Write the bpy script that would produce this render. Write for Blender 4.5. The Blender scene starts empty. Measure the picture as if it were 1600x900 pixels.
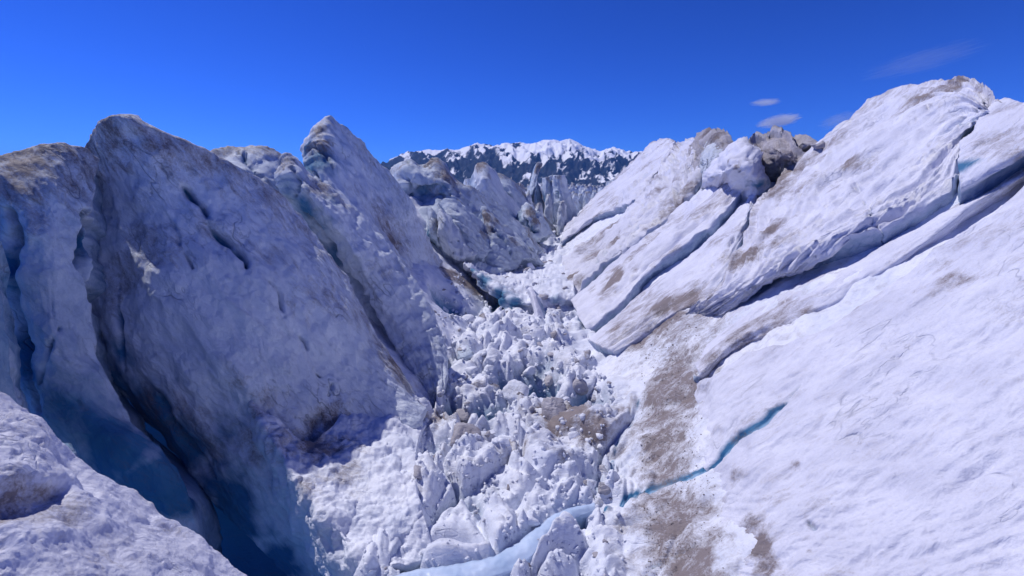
import bpy, math, random
import numpy as np
from math import radians, sin, cos, pi

# ------------------------------------------------------------------ camera, sky, sun
S = bpy.context.scene
PITCH = radians(12.5)
FPX = 700.0                       # focal length for a 1600 px wide picture
cd = bpy.data.cameras.new('camera'); cam = bpy.data.objects.new('camera', cd)
S.collection.objects.link(cam); S.camera = cam
cd.sensor_width = 36; cd.lens = 36 * FPX / 1600; cd.clip_start = 0.1; cd.clip_end = 60000
cam.location = (0, 0, 0); cam.rotation_euler = (pi/2 - PITCH, 0, 0)
S.render.resolution_x, S.render.resolution_y = 1024, 576
S.view_settings.view_transform = 'Standard'; S.view_settings.look = 'None'
S.cycles.volume_bounces = 6; S.view_settings.exposure = 0.0; S.view_settings.gamma = 1.0

SUN_AZ = radians(-60)             # measured from +Y (the view direction) towards +X
SUN_EL = radians(56)
to_sun = np.array([sin(SUN_AZ)*cos(SUN_EL), cos(SUN_AZ)*cos(SUN_EL), sin(SUN_EL)])
W = bpy.data.worlds.new('World'); S.world = W; W.use_nodes = True
nt = W.node_tree; nt.nodes.clear()
wo = nt.nodes.new('ShaderNodeOutputWorld'); bg = nt.nodes.new('ShaderNodeBackground')
sky = nt.nodes.new('ShaderNodeTexSky'); sky.sky_type = 'NISHITA'; sky.sun_disc = False
sky.sun_elevation = SUN_EL; sky.sun_rotation = SUN_AZ
sky.altitude = 1800; sky.air_density = 1.0; sky.dust_density = 0.0; sky.ozone_density = 6.0
grade = nt.nodes.new('ShaderNodeMix'); grade.data_type = 'RGBA'; grade.blend_type = 'MULTIPLY'
grade.inputs[0].default_value = 1.0; grade.inputs[7].default_value = (0.070, 0.155, 0.40, 1)
gm = nt.nodes.new('ShaderNodeGamma'); gm.inputs[1].default_value = 1.4
nt.links.new(sky.outputs[0], gm.inputs[0]); nt.links.new(gm.outputs[0], grade.inputs[6]); nt.links.new(grade.outputs[2], bg.inputs[0])
bg.inputs[1].default_value = 0.15
nt.links.new(bg.outputs[0], wo.inputs[0])
sd = bpy.data.lights.new('sun', 'SUN'); sun = bpy.data.objects.new('sun', sd); S.collection.objects.link(sun)
sd.energy = 3.5; sd.angle = radians(0.5); sd.color = (1.0, 0.96, 0.93)
from mathutils import Vector, Matrix
sun.rotation_euler = Vector(to_sun).to_track_quat('Z', 'Y').to_euler()

# ------------------------------------------------------------------ noise
rng = np.random.default_rng(7)
PERM = rng.permutation(256).astype(np.int64); PERM = np.concatenate([PERM, PERM, PERM])
GR = rng.normal(size=(256, 3)); GR /= np.linalg.norm(GR, axis=1)[:, None]
RV = rng.random((256, 3))
def _h(i, j, k): return PERM[(PERM[(PERM[i & 255] + j) & 255] + k) & 255]
def perlin(p):
    p = np.asarray(p, float); sh = p.shape[:-1]; p = p.reshape(-1, 3)
    i = np.floor(p).astype(np.int64); f = p - i; w = f*f*f*(f*(f*6-15)+10); r = 0
    for a in (0, 1):
        for b in (0, 1):
            for c in (0, 1):
                g = GR[_h(i[:, 0]+a, i[:, 1]+b, i[:, 2]+c)]
                d = g[:, 0]*(f[:, 0]-a) + g[:, 1]*(f[:, 1]-b) + g[:, 2]*(f[:, 2]-c)
                r = r + d * (w[:, 0] if a else 1-w[:, 0]) * (w[:, 1] if b else 1-w[:, 1]) * (w[:, 2] if c else 1-w[:, 2])
    return (r*1.6).reshape(sh)
def fbm(p, octv=5, gain=0.5, ridged=False):
    p = np.asarray(p, float); a = 1.0; r = 0
    for o in range(octv):
        n = perlin(p * 2.03**o + 17.3*o)
        if ridged: n = 1 - 2*np.abs(n)
        r = r + a*n; a *= gain
    return r
def worley(p, jitter=0.95):
    """F1, F2 distances and a random value of the nearest cell"""
    p = np.asarray(p, float); sh = p.shape[:-1]; p = p.reshape(-1, 3)
    i = np.floor(p).astype(np.int64); f = p - i
    f1 = np.full(len(p), 9.0); f2 = np.full(len(p), 9.0); idn = np.zeros(len(p))
    for a in (-1, 0, 1):
        for b in (-1, 0, 1):
            for c in (-1, 0, 1):
                h = _h(i[:, 0]+a, i[:, 1]+b, i[:, 2]+c)
                q = RV[h]*jitter
                d = np.sqrt((a+q[:, 0]-f[:, 0])**2 + (b+q[:, 1]-f[:, 1])**2 + (c+q[:, 2]-f[:, 2])**2)
                n = d < f1
                f2 = np.where(n, f1, np.minimum(f2, d)); idn = np.where(n, RV[(h*7+3) & 255, 0], idn); f1 = np.where(n, d, f1)
    return f1.reshape(sh), f2.reshape(sh), idn.reshape(sh)
def sstep(a, b, x):
    t = np.clip((x-a)/(b-a), 0, 1); return t*t*(3-2*t)

# ------------------------------------------------------------------ pixels <-> places
def ray(px, py):
    xc = (px-800)/FPX; yc = (450-py)/FPX
    dy = cos(PITCH)+yc*sin(PITCH); dz = -sin(PITCH)+yc*cos(PITCH)
    return xc/dy, dz/dy                     # x and z for every metre of y
def pt(px, py, y):
    a, b = ray(px, py); return np.array([a*y, y, b*y])
def proj(P):
    x, y, z = P[..., 0], P[..., 1], P[..., 2]
    d = y*cos(PITCH) - z*sin(PITCH); u = y*sin(PITCH) + z*cos(PITCH)
    d = np.where(d > 0.05, d, 0.05)
    return 800 + FPX*x/d, 450 - FPX*u/d
# the right wall of the trough is close to one tilted plane; R() finds where a sight line meets it, h metres proud
RS, RX0, RXY = 0.80, 2.6, 0.08
def R(px, py, h=0.0):
    a, b = ray(px, py)
    k = RS*(a-RXY) - b
    y = (10 + RS*RX0 - h)/k if k > 0.02 else 400
    return pt(px, py, min(max(y, 2.0), 400))
def steep(rows, k=0.6):
    """the same rows with their distances drawn towards the first row's"""
    y0 = np.mean([p[1] for p in rows[0]]); out = [rows[0]]
    for r in rows[1:]: out.append([p*((p[1]*k+(y0)*(1-k))/p[1]) for p in r])
    return out
def RR(pts, h=0.0): return [R(p[0], p[1], (p[2] if len(p) > 2 else 0)+h) for p in pts]
def PP(pts, dy=0.0): return [pt(p[0], p[1], p[2]+dy) for p in pts]

# ------------------------------------------------------------------ materials
def nodes(name):
    m = bpy.data.materials.new(name); m.use_nodes = True; t = m.node_tree; t.nodes.clear()
    o = t.nodes.new('ShaderNodeOutputMaterial'); b = t.nodes.new('ShaderNodeBsdfPrincipled')
    t.links.new(b.outputs[0], o.inputs[0]); return m, t, b
def N(t, typ, **kw):
    n = t.nodes.new(typ)
    for k, v in kw.items(): setattr(n, k, v)
    return n
def noise(t, vec, scale, detail=6, rough=0.6, dist=0.0, dims='3D'):
    n = N(t, 'ShaderNodeTexNoise'); n.inputs['Scale'].default_value = scale; n.inputs['Detail'].default_value = detail
    n.inputs['Roughness'].default_value = rough; n.inputs['Distortion'].default_value = dist
    t.links.new(vec, n.inputs['Vector']); return n.outputs['Fac']
def ramp(t, fac, stops):
    r = N(t, 'ShaderNodeValToRGB'); e = r.color_ramp.elements
    while len(e) < len(stops): e.new(0.5)
    for q, (p, c) in zip(e, stops):
        q.position = p; q.color = c if len(c) == 4 else (*c, 1)
    t.links.new(fac, r.inputs[0]); return r.outputs[0]
def math_(t, op, a, b=None, clamp=False):
    n = N(t, 'ShaderNodeMath', operation=op, use_clamp=clamp)
    for i, v in enumerate((a, b)):
        if v is None: continue
        if isinstance(v, (int, float)): n.inputs[i].default_value = v
        else: t.links.new(v, n.inputs[i])
    return n.outputs[0]
def mixc(t, fac, a, b):
    n = N(t, 'ShaderNodeMix', data_type='RGBA')
    if isinstance(fac, (int, float)): n.inputs[0].default_value = fac
    else: t.links.new(fac, n.inputs[0])
    for i, v in ((6, a), (7, b)):
        if isinstance(v, tuple): n.inputs[i].default_value = (*v, 1) if len(v) == 3 else v
        else: t.links.new(v, n.inputs[i])
    return n.outputs[2]
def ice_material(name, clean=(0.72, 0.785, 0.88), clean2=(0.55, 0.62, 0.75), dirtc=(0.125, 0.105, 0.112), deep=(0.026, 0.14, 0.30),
                 dust=0.30, bump=0.5, rough=0.6, tilt=0.0, fs=1.0, cracks=0.5):
    m, t, b = nodes(name)
    g = N(t, 'ShaderNodeNewGeometry'); P = g.outputs['Position']
    m0 = N(t, 'ShaderNodeMapping'); m0.inputs['Rotation'].default_value = (0, radians(tilt), 0); t.links.new(P, m0.inputs[0])
    mp = N(t, 'ShaderNodeMapping'); mp.inputs['Scale'].default_value = (0.38, 1.0, 1.0); t.links.new(m0.outputs[0], mp.inputs[0]); Q = mp.outputs[0]
    ad = N(t, 'ShaderNodeAttribute', attribute_name='dirt'); ab = N(t, 'ShaderNodeAttribute', attribute_name='deep')
    n1 = noise(t, P, 0.55*fs, 9, 0.62, 0.4); n2 = noise(t, Q, 3.5*fs, 10, 0.68, 0.6); n3 = noise(t, P, 17*fs, 8, 0.7); n4 = noise(t, P, 0.16*fs**0.5, 4, 0.5)
    base = mixc(t, ramp(t, n1, [(0.36, (0, 0, 0)), (0.66, (1, 1, 1))]), clean, clean2)
    fine = ramp(t, n3, [(0.35, (0.80, 0.81, 0.85)), (0.6, (1, 1, 1))])
    mu = N(t, 'ShaderNodeMix', data_type='RGBA', blend_type='MULTIPLY'); mu.inputs[0].default_value = 0.55
    t.links.new(base, mu.inputs[6]); t.links.new(fine, mu.inputs[7]); base = mu.outputs[2]
    # blue ice: set by the attribute; its dark tone also paints shade into recesses
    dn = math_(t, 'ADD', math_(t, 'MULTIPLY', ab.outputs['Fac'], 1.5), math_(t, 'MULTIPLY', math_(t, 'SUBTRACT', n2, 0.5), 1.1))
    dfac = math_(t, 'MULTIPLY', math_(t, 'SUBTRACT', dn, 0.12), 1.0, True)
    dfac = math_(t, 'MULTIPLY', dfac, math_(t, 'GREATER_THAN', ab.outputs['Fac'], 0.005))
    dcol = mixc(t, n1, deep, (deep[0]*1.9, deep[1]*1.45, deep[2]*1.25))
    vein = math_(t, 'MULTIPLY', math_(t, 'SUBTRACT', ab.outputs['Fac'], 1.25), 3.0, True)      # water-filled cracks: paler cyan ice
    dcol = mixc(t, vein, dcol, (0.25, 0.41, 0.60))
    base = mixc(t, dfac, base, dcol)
    # dirt: patchy film of grit
    n5 = noise(t, Q, 1.3*fs, 8, 0.72, 1.2)
    s = math_(t, 'ADD', math_(t, 'MULTIPLY', n2, 0.75), math_(t, 'MULTIPLY', n5, 0.75))
    s = math_(t, 'ADD', s, math_(t, 'MULTIPLY', math_(t, 'SUBTRACT', n4, 0.5), 0.4))
    s = math_(t, 'ADD', s, math_(t, 'MULTIPLY', math_(t, 'SUBTRACT', n3, 0.5), 0.6))
    s = math_(t, 'ADD', s, math_(t, 'MULTIPLY', math_(t, 'MINIMUM', ad.outputs['Fac'], 1.2), 0.33))
    f = math_(t, 'MULTIPLY', math_(t, 'SUBTRACT', s, 0.80), 3.0, True)
    f = math_(t, 'MULTIPLY', f, math_(t, 'MINIMUM', math_(t, 'ADD', math_(t, 'MULTIPLY', ad.outputs['Fac'], 0.9), dust), 0.93))
    dc = mixc(t, n1, dirtc, (dirtc[0]*1.9, dirtc[1]*1.75, dirtc[2]*1.6))
    base = mixc(t, f, base, dc)
    def lines(scale, width, seedoff):
        q = N(t, 'ShaderNodeVectorMath', operation='ADD'); t.links.new(Q, q.inputs[0]); q.inputs[1].default_value = (seedoff, seedoff*2, seedoff*3)
        n = noise(t, q.outputs[0], scale, 4, 0.55, 0.3)
        a = math_(t, 'ABSOLUTE', math_(t, 'SUBTRACT', n, 0.5))
        return math_(t, 'SUBTRACT', 1.0, math_(t, 'DIVIDE', a, width), True)
    ln = math_(t, 'MAXIMUM', lines(0.45*fs, 0.008, 3.1), math_(t, 'MULTIPLY', lines(1.3*fs, 0.010, 8.7), 0.6))
    ln = math_(t, 'MULTIPLY', ln, ramp(t, noise(t, P, 0.4*fs, 3, 0.5), [(0.48, (0, 0, 0)), (0.62, (1, 1, 1))]))
    base = mixc(t, math_(t, 'MULTIPLY', ln, cracks), base, (0.16, 0.19, 0.26))
    t.links.new(base, b.inputs['Base Color'])
    b.inputs['Roughness'].default_value = rough
    b.inputs['Specular IOR Level'].default_value = 0.35
    h = math_(t, 'ADD', math_(t, 'MULTIPLY', n3, 0.12), math_(t, 'MULTIPLY', n2, 0.45))
    h = math_(t, 'SUBTRACT', h, math_(t, 'MULTIPLY', ln, 0.22))
    bp = N(t, 'ShaderNodeBump'); bp.inputs['Strength'].default_value = bump; bp.inputs['Distance'].default_value = 0.35/fs
    t.links.new(h, bp.inputs['Height']); t.links.new(bp.outputs[0], b.inputs['Normal'])
    return m
def family(name, **kw):
    far = dict(kw); far['bump'] = kw.get('bump', 0.5)*1.25
    return ice_material(name, **kw), ice_material('far_'+name, fs=0.30, **far)
M_ICE, M_ICE_F = family('glacier_ice', tilt=-55, bump=0.8, dust=0.40, clean=(0.76, 0.81, 0.90), clean2=(0.61, 0.67, 0.79))
M_SNOW, M_SNOW_F = family('sunlit_crust', clean=(0.76, 0.77, 0.88), clean2=(0.62, 0.63, 0.75), dust=0.46, bump=0.55, cracks=0.25, tilt=38.7)
M_GREY, M_GREY_F = family('weathered_ice', clean=(0.68, 0.75, 0.85), clean2=(0.46, 0.54, 0.68), dust=0.55, bump=0.7, tilt=-50)
M_BROWN, M_BROWN_F = family('gritty_ice', clean=(0.52, 0.50, 0.55), clean2=(0.38, 0.36, 0.40), dust=0.8, bump=0.8)
M_GROUND, M_GROUND_F = family('crushed_ice', cracks=0.0, clean=(0.82, 0.84, 0.93), clean2=(0.68, 0.72, 0.84), dust=0.46, bump=0.5)

# ------------------------------------------------------------------ mesh building
def tag(o, label=None, cat=None, group=None, kind=None):
    if label: o['label'] = label
    if cat: o['category'] = cat
    if group: o['group'] = group
    if kind: o['kind'] = kind
    return o
def link_mesh(name, V, faces, mat, attrs=None, base=None):
    """one mesh object, its origin at the middle of its foot"""
    if base is None:
        base = np.array([(V[:, 0].min()+V[:, 0].max())/2, (V[:, 1].min()+V[:, 1].max())/2, V[:, 2].min()])
    me = bpy.data.meshes.new(name)
    me.vertices.add(len(V)); me.vertices.foreach_set('co', (V-base).astype(np.float32).ravel())
    nf = len(faces); sizes = np.where(faces[:, 3] < 0, 3, 4) if faces.shape[1] == 4 else np.full(nf, 3)
    if (sizes == 4).all(): flat = faces.ravel()
    else: flat = faces[faces >= 0]
    me.loops.add(len(flat)); me.loops.foreach_set('vertex_index', flat.astype(np.int32))
    me.polygons.add(nf); st = np.concatenate([[0], np.cumsum(sizes)[:-1]])
    me.polygons.foreach_set('loop_start', st.astype(np.int32)); me.polygons.foreach_set('loop_total', sizes.astype(np.int32))
    me.polygons.foreach_set('use_smooth', np.ones(nf, bool))
    me.update(calc_edges=True)
    for k, a in (attrs or {}).items():
        at = me.attributes.new(k, 'FLOAT', 'POINT'); at.data.foreach_set('value', np.asarray(a, np.float32))
    me.materials.append(mat)
    o = bpy.data.objects.new(name, me); o.location = base; S.collection.objects.link(o)
    return o
def cr(P, n, by_len=True):
    """Catmull-Rom through P (k,...,3) sampled at n places"""
    P = np.asarray(P, float); k = len(P)
    if k == 2:
        t = np.linspace(0, 1, n).reshape((-1,)+(1,)*(P.ndim-1)); return P[0]*(1-t)+P[1]*t
    if by_len:
        d = np.linalg.norm(np.diff(P, axis=0), axis=-1); d = d.reshape(k-1, -1).mean(1)
        px, py = proj(P); dp = np.hypot(np.diff(px, axis=0), np.diff(py, axis=0)).reshape(k-1, -1).mean(1)
        s = np.concatenate([[0], np.cumsum(dp+1e-6)])
    else: s = np.arange(k).astype(float)
    u = np.linspace(0, s[-1], n); i = np.clip(np.searchsorted(s, u, 'right')-1, 0, k-2)
    t = (u-s[i])/(s[i+1]-s[i]); t = t.reshape((-1,)+(1,)*(P.ndim-1))
    E = np.concatenate([[2*P[0]-P[1]], P, [2*P[-1]-P[-2]]])
    a, b, c, d = E[i], E[i+1], E[i+2], E[i+3]
    return 0.5*((2*b)+(c-a)*t+(2*a-5*b+4*c-d)*t*t+(3*b-a-3*c+d)*t**3)
def grid_normals(G):
    a = np.gradient(G, axis=0); b = np.gradient(G, axis=1); n = np.cross(a, b)
    return n/(np.linalg.norm(n, axis=-1)[..., None]+1e-9)
def seg_dist(P, L):
    """distance from points P to polyline L and the place along it (0..1)"""
    best = np.full(P.shape[:-1], 1e9); tt = np.zeros(P.shape[:-1]); n = len(L)-1
    for i in range(n):
        a, b = L[i], L[i+1]; ab = b-a
        t = np.clip(((P-a)@ab)/(ab@ab+1e-12), 0, 1)
        d = np.linalg.norm(P-(a+t[..., None]*ab), axis=-1)
        m = d < best; best = np.where(m, d, best); tt = np.where(m, (i+t)/n, tt)
    return best, tt
def onto(G, pts):
    """the places on grid G that the picture shows at the given pixels"""
    px, py = proj(G); out = []
    for p in pts:
        d = np.hypot(px-p[0], py-p[1]); i = np.unravel_index(np.argmin(d), d.shape)
        out.append((G[i], d[i]))
    return out
def patch_dirt(G, blobs):
    d = np.zeros(G.shape[:-1])
    for b in blobs:
        (c, e), = onto(G, [b])
        if e > 8: continue
        r = b[2]*max(c[1], 2)/FPX
        D = G-c
        q = np.linalg.norm(D, axis=-1)/(r*1.15)
        q = q*(1+0.55*fbm(G/r*0.8+b[0], 3)) if q.min() < 2 else q
        d = np.maximum(d, b[3]*np.exp(-np.clip(q, 0, 9)**2))
    return d
FAR = {'glacier_ice': M_ICE_F, 'sunlit_crust': M_SNOW_F, 'weathered_ice': M_GREY_F, 'gritty_ice': M_BROWN_F}
def solid(name, rows, T, mat, label, cat, step=2.4, amp=0.25, freq=0.35, flute=None, lump=None, rim=0.6, cracks=(), dirt=(), deep=(),
          group=None, basedirt=0.0, basedeep=0.0, seed=0.0, ridge=0.0, rowcurve=True, topdirt=0.0, ndirt=0.0, cliff=0.08):
    """a block of ice: a shaped front skin through the given rows, backed by the thickness vector T and closed all round"""
    T = np.asarray(T, float)
    if np.mean([q[1] for q in np.concatenate([np.asarray(r) for r in rows])]) > 40: mat = FAR.get(mat.name, mat)
    rr = [np.asarray(r) for r in rows]
    ln = max(np.hypot(*[np.diff(c) for c in proj(r)]).sum() for r in rr)
    nu = int(min(max(ln/step, 16), 700))
    A = np.array([cr(r, nu) for r in rr])
    px, py = proj(A); lv = np.hypot(np.diff(px, axis=0), np.diff(py, axis=0)).sum(0).max()
    nv = int(min(max(lv/step, 10), 500))
    G = cr(A, nv)
    n = grid_normals(G)
    if (n@T).mean() > 0: n = -n
    sc = np.linalg.norm(T)
    vv, uu = np.meshgrid(np.linspace(0, 1, nv), np.linspace(0, 1, nu), indexing='ij')
    Ps = G+seed*7.1
    ta = radians(38.7 if Ps[..., 0].mean() > 0 and 'slab' in name+label or 'slope' in name else -55)
    Qs = np.stack([(Ps[..., 0]*cos(ta)+Ps[..., 2]*sin(ta))*0.38, Ps[..., 1], -Ps[..., 0]*sin(ta)+Ps[..., 2]*cos(ta)], -1)
    disp = amp*(0.5*fbm(Ps*freq, 6, 0.5) + 0.45*fbm(Qs*freq*1.4, 6, 0.52) + 0.30*(fbm(Qs*freq*2.2+9, 5, 0.5, True)-0.9))
    if ridge: disp = disp + ridge*(fbm(Ps*freq*1.3+5, 5, 0.5, True)-0.9)
    if flute:
        fu, fv, fa = flute[:3]
        q = np.stack([uu*fu, vv*fv+0.5*perlin(Ps*freq), np.full_like(uu, seed)], -1)
        disp = disp + fa*fbm(q, 4, 0.55, True)-fa*0.9
    if lump:
        f1, f2, idn = worley(Ps*lump[0]+0.3*perlin(Ps*lump[0]*2)[..., None])
        disp = disp + lump[1]*(np.sqrt(np.clip(1-f1**2, 0, 1))-0.6+0.4*(idn-0.5))
    G = G + n*disp[..., None]
    dr = np.full(G.shape[:-1], basedirt); dp = np.full(G.shape[:-1], basedeep)
    if topdirt: dr = dr + topdirt*np.exp(-(vv/0.10)**2)
    if ndirt: dr = dr + ndirt*sstep(0.1, 0.6, fbm(Ps*freq*0.7+31, 4))
    for c in cracks:       # polyline pixels, width px, depth m, blue strength
        L0 = onto(G, c[0]); L = np.array([q[0] for q in L0])
        if len(L) < 2: continue
        L = cr(L, len(L)*4)
        L[1:-1] += 0.012*L[1:-1, 1:2]*np.stack([perlin(L[1:-1]*1.1+k*9.7) for k in range(3)], -1)
        d, t = seg_dist(G, L)
        w = c[1]*np.interp(t, np.linspace(0, 1, len(L)), L[:, 1])/FPX
        w = w*(0.35+0.65*np.sin(np.clip(t, 0, 1)*pi)**0.5)*(1+0.5*perlin(G*1.7))
        f = np.exp(-(d/(w*0.5+1e-4))**2*1.2)
        G = G - n*(c[2]*f)[..., None]; dp = np.maximum(dp, c[3]*f); dr = dr*(1-0.8*f)
    if dirt: dr = np.maximum(dr, patch_dirt(G, dirt))
    if deep: dp = np.maximum(dp, patch_dirt(G, deep))
    # closing: rounded rings round the border, then a back cap
    idx = np.arange(nu*nv).reshape(nv, nu)
    loop = np.concatenate([idx[0, :-1], idx[:-1, -1], idx[-1, :0:-1], idx[:0:-1, 0]])
    V = G.reshape(-1, 3); B = V[loop]; cen = B.mean(0); nl = len(loop)
    Gi = np.concatenate([G[2, :-1]-G[0, :-1], G[:-1, -3]-G[:-1, -1], G[-3, :0:-1]-G[-1, :0:-1], G[:0:-1, 2]-G[:0:-1, 0]])
    out = -Gi; out /= np.linalg.norm(out, axis=1)[:, None]+1e-9
    k = 9; ker = np.ones(2*k+1)/(2*k+1)
    out = np.stack([np.convolve(np.concatenate([out[-k:, c], out[:, c], out[:k, c]]), ker, 'valid') for c in range(3)], 1)
    # inward direction near the edge = against the local normal, turning into T
    nb = -n.reshape(-1, 3)[loop]
    nb = np.stack([np.convolve(np.concatenate([nb[-k:, c], nb[:, c], nb[:k, c]]), ker, 'valid') for c in range(3)], 1)
    rings = [V]; ra = [dr.ravel()]; rb = [dp.ravel()]
    off = 0; last = None; faces = []
    q = np.stack([idx[:-1, :-1], idx[:-1, 1:], idx[1:, 1:], idx[1:, :-1]], -1).reshape(-1, 4); faces.append(q)
    prev = loop; tot = nu*nv
    TH = (0.25, 0.5, 0.8, 1.0)
    for th in TH:
        a = th*pi/2
        Pn = B + out*(rim*0.3*sin(a)) + nb*(rim*(1-cos(a)))
        Pn = Pn + 0.4*amp*fbm(Pn*1.3+seed, 4)[:, None]*nb
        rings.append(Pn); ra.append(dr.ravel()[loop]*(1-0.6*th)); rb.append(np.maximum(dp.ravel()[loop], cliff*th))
        cur = np.arange(tot, tot+nl); tot += nl
        faces.append(np.stack([prev, cur, np.roll(cur, -1), np.roll(prev, -1)], -1)); prev = cur
    E = rings[-1]
    for s_, sh in ((0.05, 0.0), (0.1, 0.0), (0.16, 0.0), (0.23, 0.0), (0.32, 0.0), (0.42, 0.0), (0.6, 0.02), (0.8, 0.06), (1.0, 0.15), (1.0, 0.55)):
        Pn = E + T*s_ + (cen+T*s_-E-T*s_)*sh
        Pn = Pn + out*(1.1*amp*fbm(Pn*0.9+seed+3, 5))[:, None]*(1 if s_ < 1 else 0)
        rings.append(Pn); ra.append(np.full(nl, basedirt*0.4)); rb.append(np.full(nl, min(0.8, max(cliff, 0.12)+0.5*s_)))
        cur = np.arange(tot, tot+nl); tot += nl
        faces.append(np.stack([prev, cur, np.roll(cur, -1), np.roll(prev, -1)], -1)); prev = cur
    rings.append((cen+T)[None]); ra.append([0.0]); rb.append([0.6])
    faces.append(np.stack([prev, np.full(nl, tot), np.roll(prev, -1), np.full(nl, -1)], -1))
    F = np.concatenate(faces)
    tri = F[:, 3] < 0
    # face direction outward
    fn = np.cross(G[0, 1]-G[0, 0], G[1, 1]-G[0, 0])
    if fn@n[0, 0] < 0:
        F2 = F.copy(); F2[~tri] = F[~tri][:, ::-1]; F2[tri, :3] = F[tri][:, [2, 1, 0]]; F = F2
    o = link_mesh(name, np.concatenate(rings), F, mat, {'dirt': np.concatenate([np.asarray(x).ravel() for x in ra]), 'deep': np.concatenate([np.asarray(x).ravel() for x in rb])})
    tag(o, label, cat, group)
    return o
# ------------------------------------------------------------------ the ground: floor of the trough and the glacier under everything
_Y = [0, 10, 16, 22, 34, 48, 68, 111, 200, 400]
def xcen(y): return np.interp(y, _Y, [-.3, -.2, 0, .3, 1.3, 2.1, 4.9, 11.6, 26, 50])
def half(y): return np.interp(y, _Y, [2.6, 3.0, 3.6, 4.4, 4.2, 4.6, 4.2, 2.6, 3, 3])
def ground_z(x, y, rough=True):
    x = np.asarray(x, float); y = np.asarray(y, float)
    P = np.stack([x, y, np.zeros_like(x)], -1)
    z = np.full(x.shape, -10.0)
    wob = perlin(P*0.12)*0.8
    # right wall
    e = x - (RX0 + RXY*y) + wob - 0.10*np.clip(y-85, 0, 80)
    r = RS*e
    z = z + np.where(e > 0, np.minimum(r, 10.5+1.2*wob), 0) - 0.5*sstep(-1, 2, e) - 0.15*np.clip(e-20, 0, 30)
    # left: near the viewer a deep crevasse, farther on a rising slope
    l = (xcen(y)-half(y)) - x + wob
    near = 1-sstep(17.5, 20.5, y)
    z = z + (1-near)*(np.minimum(np.clip(l, 0, 11)*0.85, 7+4*sstep(40, 55, y))-0.5*(l > 0)) - near*9.0*sstep(0.6, 4.0, l)
    z = z + near*np.clip(l-26, 0, 16)*0.9
    far = sstep(170, 260, y); z = z*(1-far) + far*(-8.0)
    # the lumpy floor
    fl = sstep(1.4, -0.4, l)*sstep(2.2, -0.6, e)*(1-far)
    m = fl
    if rough:
        yy = np.clip(y, 4, 300)
        A = np.stack([x/yy**0.6*1.9, yy**0.4/0.4*1.9, 0*x+2.5], -1)
        A = A + 0.35*np.stack([perlin(A*0.9+3), perlin(A*0.9+8), 0*x], -1)
        sc = yy**0.6/1.9*0.42
        sw = perlin(P*0.30+9)*0.9+perlin(P*0.7+4)*0.5
        b1 = np.abs(perlin(A*1.3+1)); b2 = np.abs(perlin(A*2.7+2+0.3*b1[..., None])); b3 = np.abs(perlin(A*5.6+5))
        md = sstep(-0.3, 0.5, perlin(P*0.25+21)+0.25)
        f1, f2, i1 = worley(A*0.85); g1, g2, i2 = worley(A*1.6+5+0.15*b2[..., None]); q1, q2, i3 = worley(A*3.6+9)
        blk = 1.0*(i1-0.5)*sstep(0, 0.22, f2-f1) + 0.70*(i2-0.45)*sstep(0, 0.26, g2-g1) + 0.28*(i3-0.4)*sstep(0, 0.3, q2-q1)
        gap = 0.50*np.exp(-((f2-f1)/0.07)**2) + 0.30*np.exp(-((g2-g1)/0.08)**2)*md
        b4 = np.abs(perlin(A*11+7)); h = 0.55*b1 + (0.50*b2 + 0.30*b3 + 0.12*b4)*(0.35+0.65*md) + blk*(0.24+0.34*md) - gap + 0.25
        z = z + fl*(sw*0.55 + sc*(h*1.05-0.6)*np.interp(y, [20, 42], [1.0, 0.62])) + 0.05*fbm(P*3, 4)*(1-fl)
        z = z + (1-fl)*0.35*fbm(P*0.5, 5)*(1-far) + far*1.2*fbm(P*0.02, 4)
    return z, m
ys = np.concatenate([np.linspace(-60, 2.5, 20), np.geomspace(3, 190, 640), np.geomspace(200, 12000, 36)])
uu = np.concatenate([np.linspace(-6, -1.3, 20), np.linspace(-1.2, -0.62, 30), np.linspace(-0.6, 0.75, 520), np.linspace(0.76, 1.5, 60), np.linspace(1.6, 7, 20)])
YY, UU = np.meshgrid(ys, uu, indexing='ij'); XX = np.minimum(np.abs(YY)+3, 1400)*UU
ZZ, MM = ground_z(XX, YY)
G = np.stack([XX, YY, ZZ], -1)
nv, nu = XX.shape; idx = np.arange(nu*nv).reshape(nv, nu)
F = np.stack([idx[:-1, :-1], idx[:-1, 1:], idx[1:, 1:], idx[1:, :-1]], -1).reshape(-1, 4)
gp = proj(G)
gd = 0.10+0.0*XX
for b in [(1048,600,42,2.1),(1040,690,40,2.1),(1050,800,48,2.0),(1080,880,46,2.0),(1040,500,44,1.6),(1000,540,24,1.3),(1040,480,60,.7),(1060,560,55,1.0),(1040,650,60,1.2),(1045,735,62,1.2),(1050,830,66,1.2),(1075,900,70,1.2),(1070,620,40,1.2),(950,450,30,.5),(1010,545,60,.6),(1050, 520, 60, .9), (1040, 610, 60, 1.2), (1045, 690, 60, 1.1), (1040, 790, 60, 1.1), (1060, 870, 60, 1.0), (960, 500, 40, .5), (890, 645, 34, 1.9), (925, 670, 26, 1.7), (850, 650, 22, 1.6),
          (790,690,26,.9),(740,610,22,.7),(880,520,24,.6),(820,520,20,.5),(600,800,30,.5),(880,700,26,.8),(715, 665, 32, 1.9), (700, 645, 24, 1.2), (735, 445, 22, 1.5), (705, 430, 22, 1.5), (560, 760, 40, 1.3), (500, 690, 60, 1.2), (860, 560, 40, .3), (760, 470, 20, .5), (960, 420, 25, .6),
          (900, 430, 14, .6), (1010, 480, 40, .6), (650, 760, 60, .3), (600, 640, 40, .5), (830, 540, 30, .35), (710, 560, 30, .35)]:
    gd = np.maximum(gd, patch_dirt(G, [b]))
l = (xcen(YY)-half(YY)) - XX
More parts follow.
